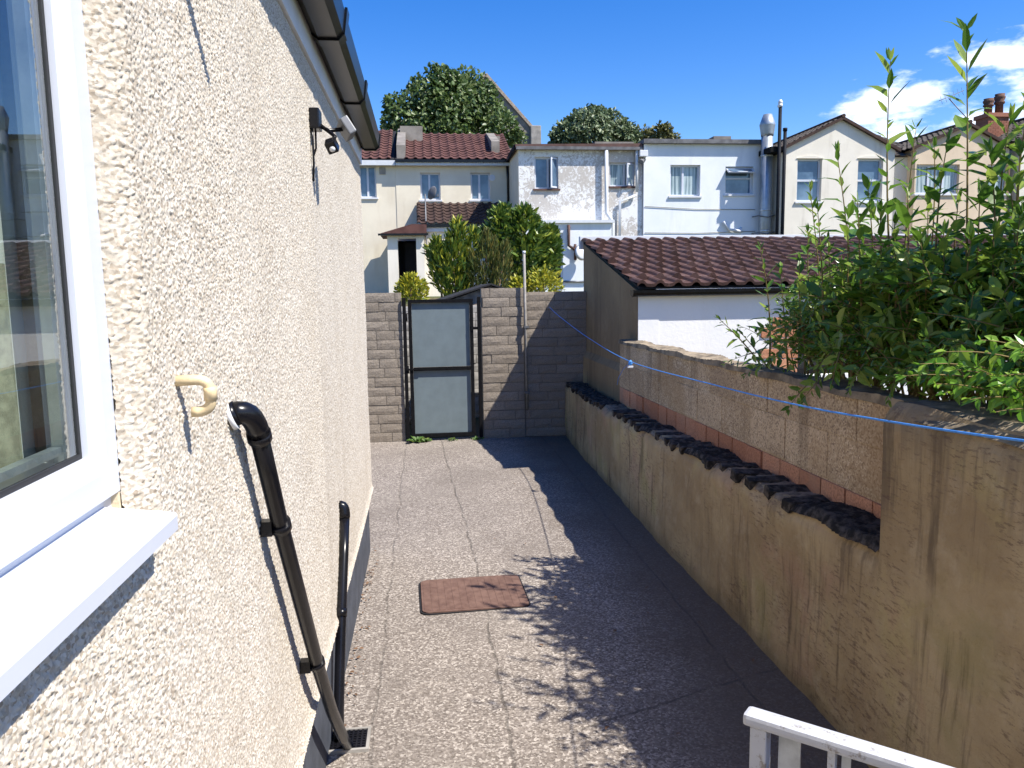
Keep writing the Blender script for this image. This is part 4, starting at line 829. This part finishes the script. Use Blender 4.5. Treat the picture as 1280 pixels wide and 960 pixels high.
# --- cream gabled house
G1 = thing('gabled_house', 'pale cream house with a pointed gable and two sash windows, right of the flue', 'house', (14.5, YG, 1.5), 'gabled houses on the right')
gx_0 = xz(979, 185, YG)[0]; gx_1 = xz(1119, 185, YG)[0]; ap = aY(1052, 149, YG); zg = xz(979, 186, YG)[1]
ws = [rect(997, 198, 1026, 252, YG), rect(1073, 198, 1102, 252, YG)]
mb = MB(); wall_y(mb, gx_0, gx_1, 1.3, zg, YG, .14, ws); mb.add([(gx_0, YG, zg), (gx_1, YG, zg), (ap.x, YG, ap.z)], [(0, 1, 2)])
mb.build('wall', 'cream_light', G1)
for w_ in ws:
    window(G1, *w_, YG, trans=((w_[2]*.5+w_[3]*.5),), pane='pane', fw=.07)
    mb = MB(); n = 8; cx = (w_[0]+w_[1])/2; hw = (w_[1]-w_[0])/2
    mb.prism([(cx-hw-.05, YG-.03, w_[3]+.0)]+[(cx-hw*1.05+2.1*hw*i/n, YG-.03, w_[3]+.02+.07*math.sin(math.pi*i/n)) for i in range(n+1)]+[(cx+hw+.05, YG-.03, w_[3]+.0)], (0, .025, 0)); mb.build('window_arch', 'cream_light', G1)
def gable_roof(root, gx0, gx1, apx, apz, zg, Y, mat, ov=.12, depth=8, verge='tile_dark'):
    for s, xe in ((-1, gx0), (1, gx1)):
        dx, dz = xe-apx, zg-apz; L = math.hypot(dx, dz); ex, ez = apx+dx*(L+.15)/L, apz+dz*(L+.15)/L
        O = Vector((ex, Y+depth if s < 0 else Y-ov, ez+.04)); U = Vector((0, -(depth+ov) if s < 0 else depth+ov, 0)); V = Vector((apx-ex, 0, apz-ez))
        roof_tiles(O, U, V, .3, 11, .035, .03, 5, 0).build('roof', mat, root)
        mb = MB(); mb.prism([(ex, Y-ov-.02, ez-.03), (apx, Y-ov-.02, apz-.03), (apx, Y-ov-.02, apz+.075), (ex, Y-ov-.02, ez+.075)], (0, .12, 0)); mb.build('verge', verge, root)
    mb = MB(); mb.tube([(apx, Y-ov-.03, apz+.09), (apx, Y+depth, apz+.09)], .07, 8); mb.build('ridge', verge, root)
gable_roof(G1, gx_0, gx_1, ap.x, ap.z, zg, YG, 'tile_grey')
mb = MB(); mb.box(gx_0-.32, gx_0-.002, YG+.9, YG+3, 1.3, zg+.1); mb.build('return_wall', 'cream_light', G1)
mb = MB(); mb.box(gx_0-.5, gx_0+.05, YG-.1, YG+.85, zg-.12, zg+.06); mb.build('gutter_box', 'dark_metal', G1)
v = rect(984, 298, 998, 304, YG); mb = MB(); mb.box(v[0], v[1], YG-.03, YG, v[2]-.1, v[3]); mb.build('wall_vent', 'upvc_dull', G1)
# soil stacks
for (px, ptop, lab, cap_) in ((975.5, 130, 'taller dark soil pipe with a pale cap between the flue and the cream gable', True), (981.5, 160, 'shorter dark soil pipe against the edge of the cream gable', False)):
    p = aY(px, ptop, YG-.15); t = thing('soil_pipe', lab, 'pipe', (p.x, p.y, 1.5), 'dark soil pipes beside the gable'); MB().tube([(p.x, p.y, 1.5), (p.x, p.y, p.z)], .058, 10).build('pipe', 'stack_paint', t)
    mb = MB(); mb.tube([(p.x, p.y, p.z-.1), (p.x, p.y, p.z)], .075, 10)
    if cap_: mb.tube([(p.x-.08, p.y, p.z-.08), (p.x+.05, p.y, p.z-.05)], .05, 8); mb.lathe((p.x, p.y, p.z), [(.06, 0), (.08, .06), (.04, .14)], 10)
    mb.build('cowl', 'upvc_dull' if cap_ else 'stack_paint', t)
# --- tan gabled house
G2 = thing('gabled_house', 'tan rendered gabled house with a three-light window, behind the tall shrub shoots', 'house', (19.2, YG, 1.5), 'gabled houses on the right')
g0 = xz(1146, 190, YG)[0]; g1_ = xz(1263, 190, YG)[0]; ap2 = aY(1211, 156, YG); zg2 = xz(1250, 186, YG)[1]
ws = [rect(1147, 205, 1199, 242, YG), rect(1236, 205, 1262, 242, YG)]
mb = MB(); wall_y(mb, g0, g1_, 1.3, zg2, YG+.05, .14, ws); mb.add([(g0, YG+.05, zg2), (g1_, YG+.05, zg2), (ap2.x, YG+.05, ap2.z)], [(0, 1, 2)]); mb.build('wall', 'tan', G2)
w_ = ws[0]; window(G2, *w_, YG+.05, mull=(w_[0]*.67+w_[1]*.33, w_[0]*.33+w_[1]*.67), pane='pane_curtain'); w_ = ws[1]; window(G2, *w_, YG+.05, trans=(w_[2]*.35+w_[3]*.65,), pane='pane_curtain')
gable_roof(G2, g0-.1, g1_+.1, ap2.x, ap2.z, zg2, YG+.05, 'tile_grey')
p = aY(1122, 196, YG+.4); q = aY(1146, 196, YG+.4); mb = MB(); mb.box(p.x-.1, q.x+.1, YG+.5, YG+3, 1.3, p.z); mb.build('link_wall', 'cream_light', G2)
roof_tiles((p.x-.1, YG+.3, p.z), (q.x-p.x+.5, 0, 0), (0, 3.4, 1.4), .3, 9, .04, .03, 6, 0).build('link_roof', 'tile_grey', G2)
c0 = aY(1242, 150, YG+2.2)
ch = thing('brick_chimney', 'red brick chimney with two round clay pots behind the tan gable', 'chimney', (c0.x, YG+2.2, 6))
mb = MB(); a = aY(1234, 172, YG+2.2); b = aY(1260, 172, YG+2.2); ztc = aY(1245, 141, YG+2.2).z; rr = random.Random(4)
zc = 6.0; i = 0
while zc < ztc:
    o = .11 if i % 2 else 0; xx = a.x-o
    while xx < b.x:
        l0_, l1_ = max(xx, a.x), min(xx+.22, b.x)
        if l1_-l0_ > .03: mb.box(l0_+.006, l1_-.006, YG+2.2-rr.random()*.006, YG+2.9, zc+.006, zc+.07)
        xx += .22
    zc += .075; i += 1
mb.box(a.x-.05, b.x+.05, YG+2.14, YG+2.96, ztc-.15, ztc-.0); mb.build('stack', 'brick_red', ch); mb = MB(); mb.box(a.x+.01, b.x-.01, YG+2.21, YG+2.89, 6, ztc-.02); mb.build('mortar', 'mortar_dark', ch)
for px, pt in ((1236, 123), (1250, 117)):
    p = aY(px, pt, YG+2.5); hh = p.z-ztc; MB().lathe((p.x, YG+2.5, ztc-.02), [(.15, 0), (.14, hh*.5), (.19, hh*.55), (.19, hh*.62), (.15, hh*.66), (.20, hh*.8), (.20, hh*.88), (.16, hh*.9), (.18, hh), (.12, hh)], 14).build('chimney_pot', 'pot', ch)
# aerial
p = aY(1207, 146, YG+.6); q = aY(1186, 123, YG+.6); t = thing('television_aerial', 'thin television aerial slanting from the tan gable ridge', 'aerial', (p.x, YG+.6, p.z))
MB().tube([p-Vector((0, 0, .2)), p, q], .018, 6).build('mast', 'grey_metal', t)
mb = MB(); r0 = aY(1174, 126, YG+.3); r1 = aY(1205, 113, YG+1.2); mb.tube([r0, r1], .012, 6)
for i in range(6): s = r0.lerp(r1, .08+i*.17); mb.tube([s-Vector((.02, .1, .16)), s+Vector((.02, .1, .16))], .006, 5)
mb.build('antenna', 'grey_metal', t)
# --- grey house at the right edge
G3 = thing('gabled_house', 'grey-white house at the right edge beyond the brick chimney', 'house', (22.5, YG, 1.5), 'gabled houses on the right')
g2 = g1_+.35; zz3 = aY(1272, 176, YG).z; w3 = (g2+.5, g2+1.3, 4.6, 6.0); mb = MB(); wall_y(mb, g2, g2+5, 1.3, zz3, YG-.1, .14, [w3]); mb.build('wall', 'cream_light', G3); window(G3, *w3, YG-.1, trans=(5.4,))
gable_roof(G3, g2-.1, g2+5.1, g2+2.5, zz3+1.3, zz3, YG-.1, 'tile_grey', depth=6); mb = MB(); mb.add([(g2, YG-.1, zz3), (g2+5, YG-.1, zz3), (g2+2.5, YG-.1, zz3+1.3)], [(0, 1, 2)]); mb.build('gable', 'cream_light', G3)

# church gable behind the trees
t = thing('church', 'grey stone church gable rising behind the big round tree', 'church', (5, 58, 3))
a = aY(607, 93, 58); b = aY(664, 158, 58); zl = b.z; xl2 = a.x-(b.x-a.x)
mb = MB(); mb.prism([(xl2, 58, 3), (b.x, 58, 3), (b.x, 58, zl), (a.x, 58, a.z), (xl2, 58, zl)], (0, 14, 0)); mb.build('gable_wall', 'stone', t)
for s, xe in ((1, b.x), (-1, xl2)):
    d = Vector((xe-a.x, 0, zl-a.z)).normalized(); n = Vector((d.z, 0, -d.x))*(-1 if s > 0 else 1)
    if n.z < 0: n = -n
    e = Vector((xe, 57.85, zl))+d*.4; mb = MB(); aa = Vector((a.x, 57.85, a.z)); mb.prism([aa-n*.1, aa+n*.10, e+n*.10, e-n*.1], (0, .35, 0)); mb.build('coping', 'board', t)
    mb = MB(); mb.prism([aa+n*.01+Vector((0, .5, 0)), aa+n*.2+Vector((0, .5, 0)), e+n*.2+Vector((0, .5, 0)), e+n*.01+Vector((0, .5, 0))], (0, 14, 0)); mb.build('roof', 'tile_grey', t)
p = aY(669, 158, 58); mb = MB(); mb.box(p.x-.38, p.x+.38, 57.6, 58.4, 3, p.z, bev=.05); mb.build('pinnacle', 'concrete', t)

# ================================================================== TREES AND SHRUBS
def tree(name, label, lobes, n, size, mat, trunk, cat='tree', group=None, aspect=.65, shell=.5, trunk_r=.3):
    t = thing(name, label, cat, trunk, group)
    ex = []
    for c_, r_ in lobes:
        for _ in range(4):
            d = unit(rng.normal(size=3)); ex.append((tuple(np.array(c_)+d*np.array(r_)*.86), tuple(np.array(r_)*rng.uniform(.22, .38))))
    V, F = crown(n, lobes+ex, size, aspect, shell); np_obj('crown', V, F, mat, t, smooth=False)
    mb = MB(); b = Vector(trunk); top = Vector(lobes[0][0]); mb.tube([b, b.lerp(top, .5)+Vector((.05, 0, 0)), top], [trunk_r, trunk_r*.7, trunk_r*.3], 8)
    for l in lobes: c = Vector(l[0]); mb.tube([b.lerp(top, .45), b.lerp(c, .75), c], [trunk_r*.5, trunk_r*.3, trunk_r*.1], 6)
    mb.build('trunk', 'bark', t); return t
def lobeset(pxs, Y, dy=1.0):
    o = []
    for px, py, r in pxs:
        c = aY(px, py, Y+random.uniform(-dy, dy)); rm = r/961*Y; o.append((tuple(c), (rm, rm*.9, rm*.92)))
    return o
tree('broadleaf_tree', 'big round dense green tree in front of the church gable', lobeset([(565, 140, 44), (520, 150, 38), (505, 172, 30), (545, 120, 32), (580, 115, 30), (600, 130, 25), (626, 162, 22), (600, 165, 34), (545, 170, 38), (648, 174, 10), (560, 105, 18), (495, 130, 14), (592, 112, 12), (620, 145, 16)], 45, 1.6), 15000, .25, 'leaf_tree', (2.0, 45, 2.4), group='trees behind the terrace')
tree('broadleaf_tree', 'smaller grey-green tree behind the peeling white house', lobeset([(735, 165, 30), (710, 172, 22), (760, 160, 24), (745, 150, 18), (780, 172, 20), (722, 155, 14)], 50, 1.2), 8000, .25, 'leaf_tree_grey', (11, 50, 2.6), group='trees behind the terrace')
tree('broadleaf_tree', 'small sparse olive-brown tree right of the grey-green tree', lobeset([(805, 175, 16), (825, 172, 18), (790, 172, 14), (838, 176, 12)], 54, 1), 3000, .24, 'leaf_olive', (15.6, 54, 2.8), group='trees behind the terrace', shell=.3)
def conifer(name, label, sprays, Y, mat, size, group, cat='shrub', loc=None, up=.8, asp=.28, thin=.25):
    """upright flame-shaped shrub: sprays = (px base, py base, px tip, py tip, radius px, count)"""
    b0 = aY(sprays[0][0], 372, Y); t = thing(name, label, cat, (b0.x, Y, gz(b0.x, Y)), group)
    Vs, Fs, o = [], [], 0; st = MB()
    for (bx, by_, tx, ty, r, n) in sprays:
        y_ = Y+random.uniform(-.25, .25); a = np.array(aY(bx, by_, y_)); b = np.array(aY(tx, ty, y_)); rm = r/961*Y
        u = rng.random(n)**.8; prof = np.sin(np.pi*np.clip(.22+u*.78, 0, 1))**.7
        d = unit(rng.normal(size=(n, 3))*np.array([1, 1, .35])); P = a+(b-a)*u[:, None]+d*(rm*prof*(.35+.65*rng.random(n)**.5))[:, None]
        D = unit(unit(b-a)*up+d*.55+rng.normal(size=(n, 3))*.25); L = size*(.6+.8*rng.random(n))
        V, F = leaf_arrays(P, D, unit(d+rng.normal(size=(n, 3))*.5), L, L*asp, .1*rng.random(n)); Vs.append(V); Fs.append([f+o for f in F]); o += len(V)
        st.tube([(float(a[0]), y_, gz(0, Y)-.02), tuple(a), tuple(a+(b-a)*.8)], [.03, .02, .006], 6)
    np_obj('foliage', np.concatenate(Vs), [np.concatenate([f[0] for f in Fs]), np.concatenate([f[1] for f in Fs])], mat, t, smooth=False); st.build('stems', 'stem', t); return t
conifer('golden_conifer', 'golden-tipped dark conifer bush left, in front of the porch', [(565, 372, 572, 278, 20, 900), (552, 360, 545, 300, 12, 450), (580, 365, 592, 288, 14, 500), (556, 340, 538, 312, 9, 260), (570, 372, 565, 300, 22, 700)], 14, 'leaf_gold', .13, 'garden shrubs behind the gate')
conifer('bronzed_conifer', 'feathery brownish-green upright conifer in the middle of the bushes', [(608, 372, 608, 292, 14, 900), (598, 372, 590, 318, 10, 500), (622, 372, 632, 305, 12, 700), (612, 372, 618, 300, 12, 600)], 13.6, 'leaf_brown', .11, 'garden shrubs behind the gate', up=1.6, asp=.14)
conifer('laurel_bush', 'tall leafy yellow-green laurel bush, the tallest of the bushes', [(650, 350, 655, 262, 34, 1500), (630, 320, 622, 262, 16, 500), (675, 350, 686, 285, 20, 800), (650, 372, 660, 300, 40, 1200), (612, 320, 608, 285, 10, 260), (640, 300, 630, 258, 9, 200)], 14.6, 'leaf_laurel', .13, 'garden shrubs behind the gate', up=.3, asp=.42)
conifer('yellow_bush', 'low bright yellow-green bush beside the pole at the foot of the laurel', [(680, 375, 680, 340, 26, 900), (650, 378, 648, 348, 14, 350)], 12.6, 'leaf_yellow', .07, 'garden shrubs behind the gate', up=.2, asp=.5)
conifer('yellow_bush', 'small yellow-flowered bush in front of the dark porch doorway', [(513, 378, 514, 344, 16, 500), (503, 372, 500, 355, 8, 150), (524, 378, 528, 352, 9, 200)], 12.6, 'leaf_yellow', .07, 'garden shrubs behind the gate', up=.4, asp=.5)

# shed behind the gate
sh = thing('garden_shed', 'low garden shed with a black felt gable edge just behind the gate', 'shed', (.9, 10.7, 0))
SY = 10.6; a = aY(613, 355, SY); l = aY(553, 375, SY); r = aY(668, 372, SY)
mb = MB(); mb.prism([(l.x+.05, SY, .1), (r.x-.05, SY, .1), (r.x-.05, SY, r.z-.02), (a.x, SY, a.z-.03), (l.x+.05, SY, l.z-.02)], (0, 1.8, 0)); mb.build('boarded_wall', 'board', sh)
for e in (l, r):
    d = Vector((e.x-a.x, 0, e.z-a.z)).normalized(); n = Vector((-d.z, 0, d.x)); n = n if n.z > 0 else -n; aa = Vector((a.x, SY-.10, a.z)); ee = Vector((e.x, SY-.10, e.z))+d*.08
    mb = MB(); mb.prism([aa-n*.014, aa+n*.008, ee+n*.008, ee-n*.014], (0, 2.0, 0)); mb.build('felt_roof', 'felt', sh)
wb = MB(); rr = random.Random(9); block_face(wb, -.6, .85, .1, 1.62, 9.95, .11, (.22, .22, .33), rr=rr); t = thing('low_block_wall', 'whitewashed low block wall seen through the gap beside the gate', 'wall', (.1, 9.95, .1)); wb.build('blocks', 'whitewash', t); MB().box(-.59, .84, 9.962, 10.04, .1, 1.61).build('mortar', 'mortar', t)

# ---- the big shrub over the wall
class Shrub:
    def __init__(s): s.P = []; s.D = []; s.N = []; s.L = []; s.W = []; s.dr = []; s.st = MB()
    def shoot(s, base, tip, n, leaf, bend=(0, 0, 0), r=.006, start=.12, asp=.36, tipscale=.45, droop=.22, spread=1.0):
        b, t_, bd = np.array(base, float), np.array(tip, float), np.array(bend, float)
        C = (b+t_)/2+bd
        f = lambda u: b*(1-u)**2+C*2*u*(1-u)+t_*u*u
        s.st.tube([tuple(f(u)) for u in np.linspace(0, 1, 9)], [r*(1-.75*u) for u in np.linspace(0, 1, 9)], 5, cap=False)
        ph = random.random()*6
        for i in range(n):
            u = start+(1-start)*(i+.4*random.random())/n; p = f(u); ax = unit(f(min(1, u+.02))-f(max(0, u-.02)))
            ph += 2.4+random.uniform(-.3, .3); a = np.cross(ax, [0.3, .2, 1]); a = unit(a); c = np.cross(ax, a); o = a*math.cos(ph)+c*math.sin(ph)
            k_ = u**3; D = unit(o*(1-.55*k_)*spread+ax*(.45+.9*k_)+np.array([0, 0, -.12])); N_ = unit(ax*.9+np.array([0, 0, .7])-o*.15+rng.normal(size=3)*.22)
            L = leaf*(1-(1-tipscale)*u**2.2)*random.uniform(.45, 1.25)
            s.P.append(p+D*.006); s.D.append(D); s.N.append(N_); s.L.append(L); s.W.append(L*asp*random.uniform(.8, 1.2)); s.dr.append(droop*random.uniform(-.3, 1.6))
        for _ in range(3):
            D = unit(ax+rng.normal(size=3)*.35); s.P.append(t_); s.D.append(D); s.N.append(unit(rng.normal(size=3))); s.L.append(leaf*tipscale*.7); s.W.append(leaf*tipscale*.2); s.dr.append(.05)
    def build(s, t, leafm, stemm):
        V, F = leaf_arrays(np.array(s.P), np.array(s.D), np.array(s.N), s.L, s.W, s.dr); np_obj('leaves', V, F, leafm, t, smooth=False); s.st.build('stems', stemm, t)
S = Shrub(); rr = random.Random(21)
roots = [(2.15, 3.6, .8), (2.45, 3.1, .8), (2.55, 2.6, .8), (2.7, 3.9, .8), (2.25, 4.3, .8), (2.4, 2.2, .8)]
def near_root(p): return min(roots, key=lambda q: abs(q[1]-p[1])+abs(q[0]-p[0])*.5)
# tall shoots measured in the photo: (px, py tip, depth, px, py base, leaves, leaf length)
for px, py, Y, bx, by_, n, lf in ((1113, 76, 3.35, 1118, 400, 30, .135), (1208, 38, 3.0, 1206, 420, 32, .15), (1185, 175, 3.1, 1172, 400, 20, .13), (1046, 190, 3.7, 1068, 420, 26, .12), (1012, 235, 4.0, 1030, 430, 26, .11), (1145, 160, 3.6, 1130, 400, 22, .12), (1168, 185, 3.4, 1150, 420, 20, .12), (950, 310, 4.2, 962, 450, 22, .095), (975, 335, 4.1, 985, 460, 22, .09), (898, 398, 4.3, 955, 462, 18, .072), (925, 415, 4.2, 965, 470, 16, .07), (1010, 290, 3.9, 1020, 440, 22, .105), (1085, 235, 3.5, 1090, 420, 24, .125), (1238, 190, 2.9, 1232, 420, 22, .14), (1262, 150, 3.0, 1255, 400, 20, .15), (1290, 110, 3.0, 1275, 400, 22, .15), (1225, 240, 2.8, 1222, 440, 20, .13), (1060, 270, 3.4, 1064, 440, 22, .12), (1135, 240, 3.0, 1132, 440, 22, .13), (1320, 110, 3.1, 1290, 400, 22, .15), (1350, 60, 2.9, 1330, 380, 26, .15), (1400, 120, 2.7, 1370, 400, 26, .15), (1100, 265, 3.2, 1104, 430, 22, .125), (1160, 255, 3.3, 1165, 430, 22, .13), (1198, 250, 3.2, 1195, 430, 22, .13), (1262, 230, 2.8, 1255, 430, 22, .14), (1022, 262, 3.6, 1030, 420, 24, .10), (1072, 252, 3.3, 1078, 420, 24, .11), (1118, 280, 3.1, 1120, 420, 22, .12), (1150, 300, 2.9, 1148, 430, 20, .12), (1180, 290, 2.9, 1182, 430, 20, .12), (1214, 300, 2.7, 1210, 430, 20, .12), (1242, 290, 2.7, 1240, 430, 20, .12), (1275, 270, 2.6, 1268, 430, 20, .13), (1000, 325, 3.8, 1008, 440, 20, .10), (1275, 190, 2.9, 1270, 420, 22, .14), (1035, 300, 3.8, 1045, 440, 20, .11), (1080, 300, 3.7, 1085, 440, 20, .11)):
    tip = aY(px, py, Y); base = aY(bx, by_, Y+.05); S.shoot(base, tip, n, lf*1.32, (rr.uniform(-.05, .05), rr.uniform(-.07, .07), 0), .0065, asp=.32, droop=.38, tipscale=.5)
    q = near_root(base); S.st.tube([q, (q[0]*.5+base.x*.5, q[1]*.5+base.y*.5, q[2]*.4+base.z*.6), tuple(base)], [.014, .010, .0065], 6)
# shoots standing nearer than the frame's right edge: they cast the ragged shade on the yard
for _ in range(44):
    Y = rr.uniform(2.05, 2.8); x = rr.uniform(2.05, 2.75); base = Vector((x, Y, 1.5)); tip = Vector((x+rr.uniform(-.3, .15), Y+rr.uniform(-.15, .15), rr.uniform(2.4, 3.3)-.5*max(0, 2.35-Y)))
    if (tip.x/tip.y) < .86: continue
    S.shoot(base, tip, 24, .13, (rr.uniform(-.05, .05), rr.uniform(-.06, .06), 0), .0065, asp=.33, droop=.35, tipscale=.5)
    S.st.tube([(2.4, 2.2, .8), (x*.5+1.2, Y*.5+1.1, 1.2), tuple(base)], [.013, .010, .0065], 5)
# leafy body: many short leaders growing from the roots outwards and upwards
def body_ok(b):
    v = b-CAM; c = CM.transposed() @ v; px, py = 640+FPX*c.x/c.z, 480+FPX*c.y/c.z
    return py > np.interp(px, [900, 950, 985, 1020, 1060, 1100, 1200, 1280, 1400], [470, 410, 360, 335, 325, 325, 325, 310, 280])
nb = 0
while nb < 900:
    Y = rr.triangular(2.05, 4.6, 3.1)
    x = rr.uniform(1.95, 3.2) if Y < 3.6 else rr.uniform(1.96, 2.8); z = rr.triangular(1.34, 2.35, 1.6)
    d = Vector((rr.uniform(-.65, .45), rr.uniform(-.55, .35), rr.uniform(.0, 1.0))).normalized(); L = rr.uniform(.14, .34)
    b = Vector((x, Y, z))
    if not body_ok(b+d*L*.8): continue
    nb += 1
    S.shoot(b, b+d*L, rr.randint(9, 14), rr.uniform(.07, .13)*(1 if Y < 3.7 else .8), (0, 0, .02), .0032, .05, asp=.38)
    if nb % 6 == 0: q = near_root(b); S.st.tube([q, (q[0]*.5+x*.5, q[1]*.5+Y*.5, q[2]*.4+z*.6), tuple(b)], [.010, .007, .0035], 5)
# trailing sprigs over the wall top
for px, py, Y, bx, by_ in ((985, 512, 3.3, 1010, 480), (1000, 505, 3.2, 1030, 470), (930, 470, 3.9, 965, 450), (905, 455, 4.2, 950, 440), (1060, 490, 2.9, 1080, 455), (1110, 500, 2.7, 1125, 460), (1040, 480, 3.0, 1050, 440), (960, 455, 3.8, 985, 430), (1015, 470, 3.3, 1040, 440)):
    S.shoot(aY(bx, by_, Y+.05), aY(px, py, Y), 12, .07, (0, 0, .02), .003, .1)
for i in range(150):
    Y = rr.uniform(2.0, 4.2); b = Vector((rr.uniform(1.9, 2.2), Y, rr.uniform(1.40, 1.6))); d = Vector((rr.uniform(-.6, .1), rr.uniform(-.4, .3), rr.uniform(-.2, .4))).normalized(); S.shoot(b, b+d*rr.uniform(.1, .2), 9, .065, (0, 0, .03), .003, .1)
t = thing('leafy_shrub', 'large green leafy shrub with tall shoots leaning over the block wall', 'shrub', (2.4, 3.2, .6), 'shrubs over the garden wall'); S.build(t, 'leaf', 'stem_red')
S = Shrub()
for px, py, bx, by_, Y, n in ((1128, 470, 1260, 480, 2.25, 14), (1150, 455, 1270, 470, 2.2, 14), (1180, 440, 1290, 455, 2.15, 14), (1225, 425, 1310, 450, 2.1, 14), (1262, 425, 1330, 470, 2.0, 12), (1170, 480, 1270, 500, 2.2, 14), (1210, 500, 1300, 505, 2.05, 12), (1250, 470, 1340, 480, 2.0, 12), (1195, 462, 1290, 490, 2.2, 14), (1275, 440, 1350, 470, 1.95, 12), (1245, 515, 1330, 520, 1.95, 10)):
    S.shoot(aY(bx, by_, Y+.1), aY(px, py, Y), n, .062, (0, 0, .03), .004, .1, .48, .6, .35)
for i in range(60):
    b = Vector((rr.uniform(2.0, 2.6), rr.uniform(1.3, 2.2), rr.uniform(1.40, 1.74))); d = Vector((rr.uniform(-.8, .2), rr.uniform(-.5, .4), rr.uniform(0, .5))).normalized(); S.shoot(b, b+d*rr.uniform(.12, .24), 10, .055, (0, 0, .02), .003, .1, .48, .6, .3)
for b in ((2.3, 2.0, 1.6), (2.4, 1.6, 1.6), (2.2, 1.8, 1.5)): S.st.tube([(2.5, 1.9, .6), (2.45, 1.9, 1.2), b], [.014, .01, .006], 6)
for i in range(90):
    Y = rr.uniform(1.35, 2.5); b = Vector((rr.uniform(1.78, 1.98), Y, rr.uniform(1.44, 1.52))); d = Vector((rr.uniform(-1, -.2), rr.uniform(-.5, .4), rr.uniform(-.1, .5))).normalized(); S.shoot(b, b+d*rr.uniform(.08, .17), 9, .052, (0, 0, .02), .0025, .1, .48, .6, .3)
t = thing('bright_shrub', 'bright lime-green leafy shrub spilling over the wall top at the right edge', 'shrub', (2.5, 1.9, .6), 'shrubs over the garden wall'); S.build(t, 'leaf_bright', 'stem_red')

# ================================================================== CLOTHESLINE AND SMALL THINGS
pts = []; keys = [(687, 384, 9.27), (700, 396, 8.9), (735, 422, 7.9), (788, 452, 6.25), (900, 483, 4.0), (1000, 507, 2.9), (1100, 525, 2.28), (1190, 539, 1.92), (1280, 551, 1.66), (1420, 566, 1.36)]
for px, py, Y in keys: pts.append(aY(px, py, Y))
sm = []
for i in range(len(pts)-1):
    p0, p1, p2, p3 = pts[max(0, i-1)], pts[i], pts[i+1], pts[min(len(pts)-1, i+2)]
    for s in range(6):
        u = s/6; sm.append(.5*((2*p1)+(-p0+p2)*u+(2*p0-5*p1+4*p2-p3)*u*u+(-p0+3*p1-3*p2+p3)*u**3))
sm.append(pts[-1])
t = thing('washing_line', 'sagging blue washing line strung from the far block wall to the right edge', 'washing line', tuple(pts[0]))
MB().tube(sm, .0036, 7).build('cord', 'blue_line', t)
kp = pts[3]; mb = MB(); mb.lathe((kp.x, kp.y, kp.z-.015), [(.004, -.018), (.016, -.01), (.02, .005), (.012, .02), (.004, .028)], 8); mb.build('knot', 'blue_line', t)
mb = MB(); mb.tube([kp+Vector((0, 0, -.01)), kp+Vector((-.05, .03, -.06)), kp+Vector((-.09, .05, -.14)), kp+Vector((-.10, .05, -.2))], .002, 5); mb.build('loose_end', 'blue_line', t)
mb = MB(); mb.box(kp.x-.03, kp.x+.02, kp.y-.02, kp.y-.008, kp.z-.052, kp.z-.034, bev=.003); mb.build('plastic_clip', 'upvc', t)
# weeds at the foot of the gate
for lab, clumps in (('leafy green weed clump at the hinge-side foot of the gate', ((-.12, 42, .09), (-.02, 34, .06))), ('small weed tuft under the middle of the gate', ((.30, 22, .045),)), ('small weed tuft by the gate post beside the pier', ((.60, 20, .05),))):
    P, D, N_, L = [], [], [], []
    for cx, n, sz in clumps:
        for _ in range(n):
            a = rr.random()*6.28; P.append((cx+rr.gauss(0, .035), GY-.06-abs(rr.gauss(0, .03)), .006)); D.append((math.cos(a)*.8, math.sin(a)*.8-.2, rr.uniform(.3, 1.3))); N_.append((0, -.3, 1)); L.append(sz*rr.uniform(.5, 1.3))
    V, F = leaf_arrays(np.array(P), np.array(D), np.array(N_), L, [x*.45 for x in L], [.3]*len(L)); o = np_obj('weed', V, F, 'weed', None, (clumps[0][0], GY-.06, 0), smooth=False); tag(o, lab, 'weed', 'weeds at the foot of the gate', 'thing')
# leaf litter along the plinth
P, D, N_, L = [], [], [], []
for _ in range(85):
    y = rr.choice([rr.gauss(4.6, .25), rr.gauss(3.75, .3), rr.uniform(3, 5.2), rr.gauss(5.0, .2)]); a = rr.random()*6.28; P.append((-.41+abs(rr.gauss(0, .03)), y, .012)); D.append((math.cos(a), math.sin(a), .15)); N_.append((rr.gauss(0, .3), rr.gauss(0, .3), 1)); L.append(rr.uniform(.01, .028))
for _ in range(26): a = rr.random()*6.28; P.append((rr.uniform(.4, 1.6), rr.uniform(2.5, 8), .012)); D.append((math.cos(a), math.sin(a), .15)); N_.append((0, .1, 1)); L.append(rr.uniform(.015, .035))
V, F = leaf_arrays(np.array(P), np.array(D), np.array(N_), L, [x*.5 for x in L], [.2]*len(L)); o = np_obj('leaf_litter', V, F, 'dryleaf', None, (-.38, 4.3, 0), smooth=False); tag(o, 'scattered dry brown leaf litter on the yard along the dark plinth', 'leaf litter', None, 'stuff')
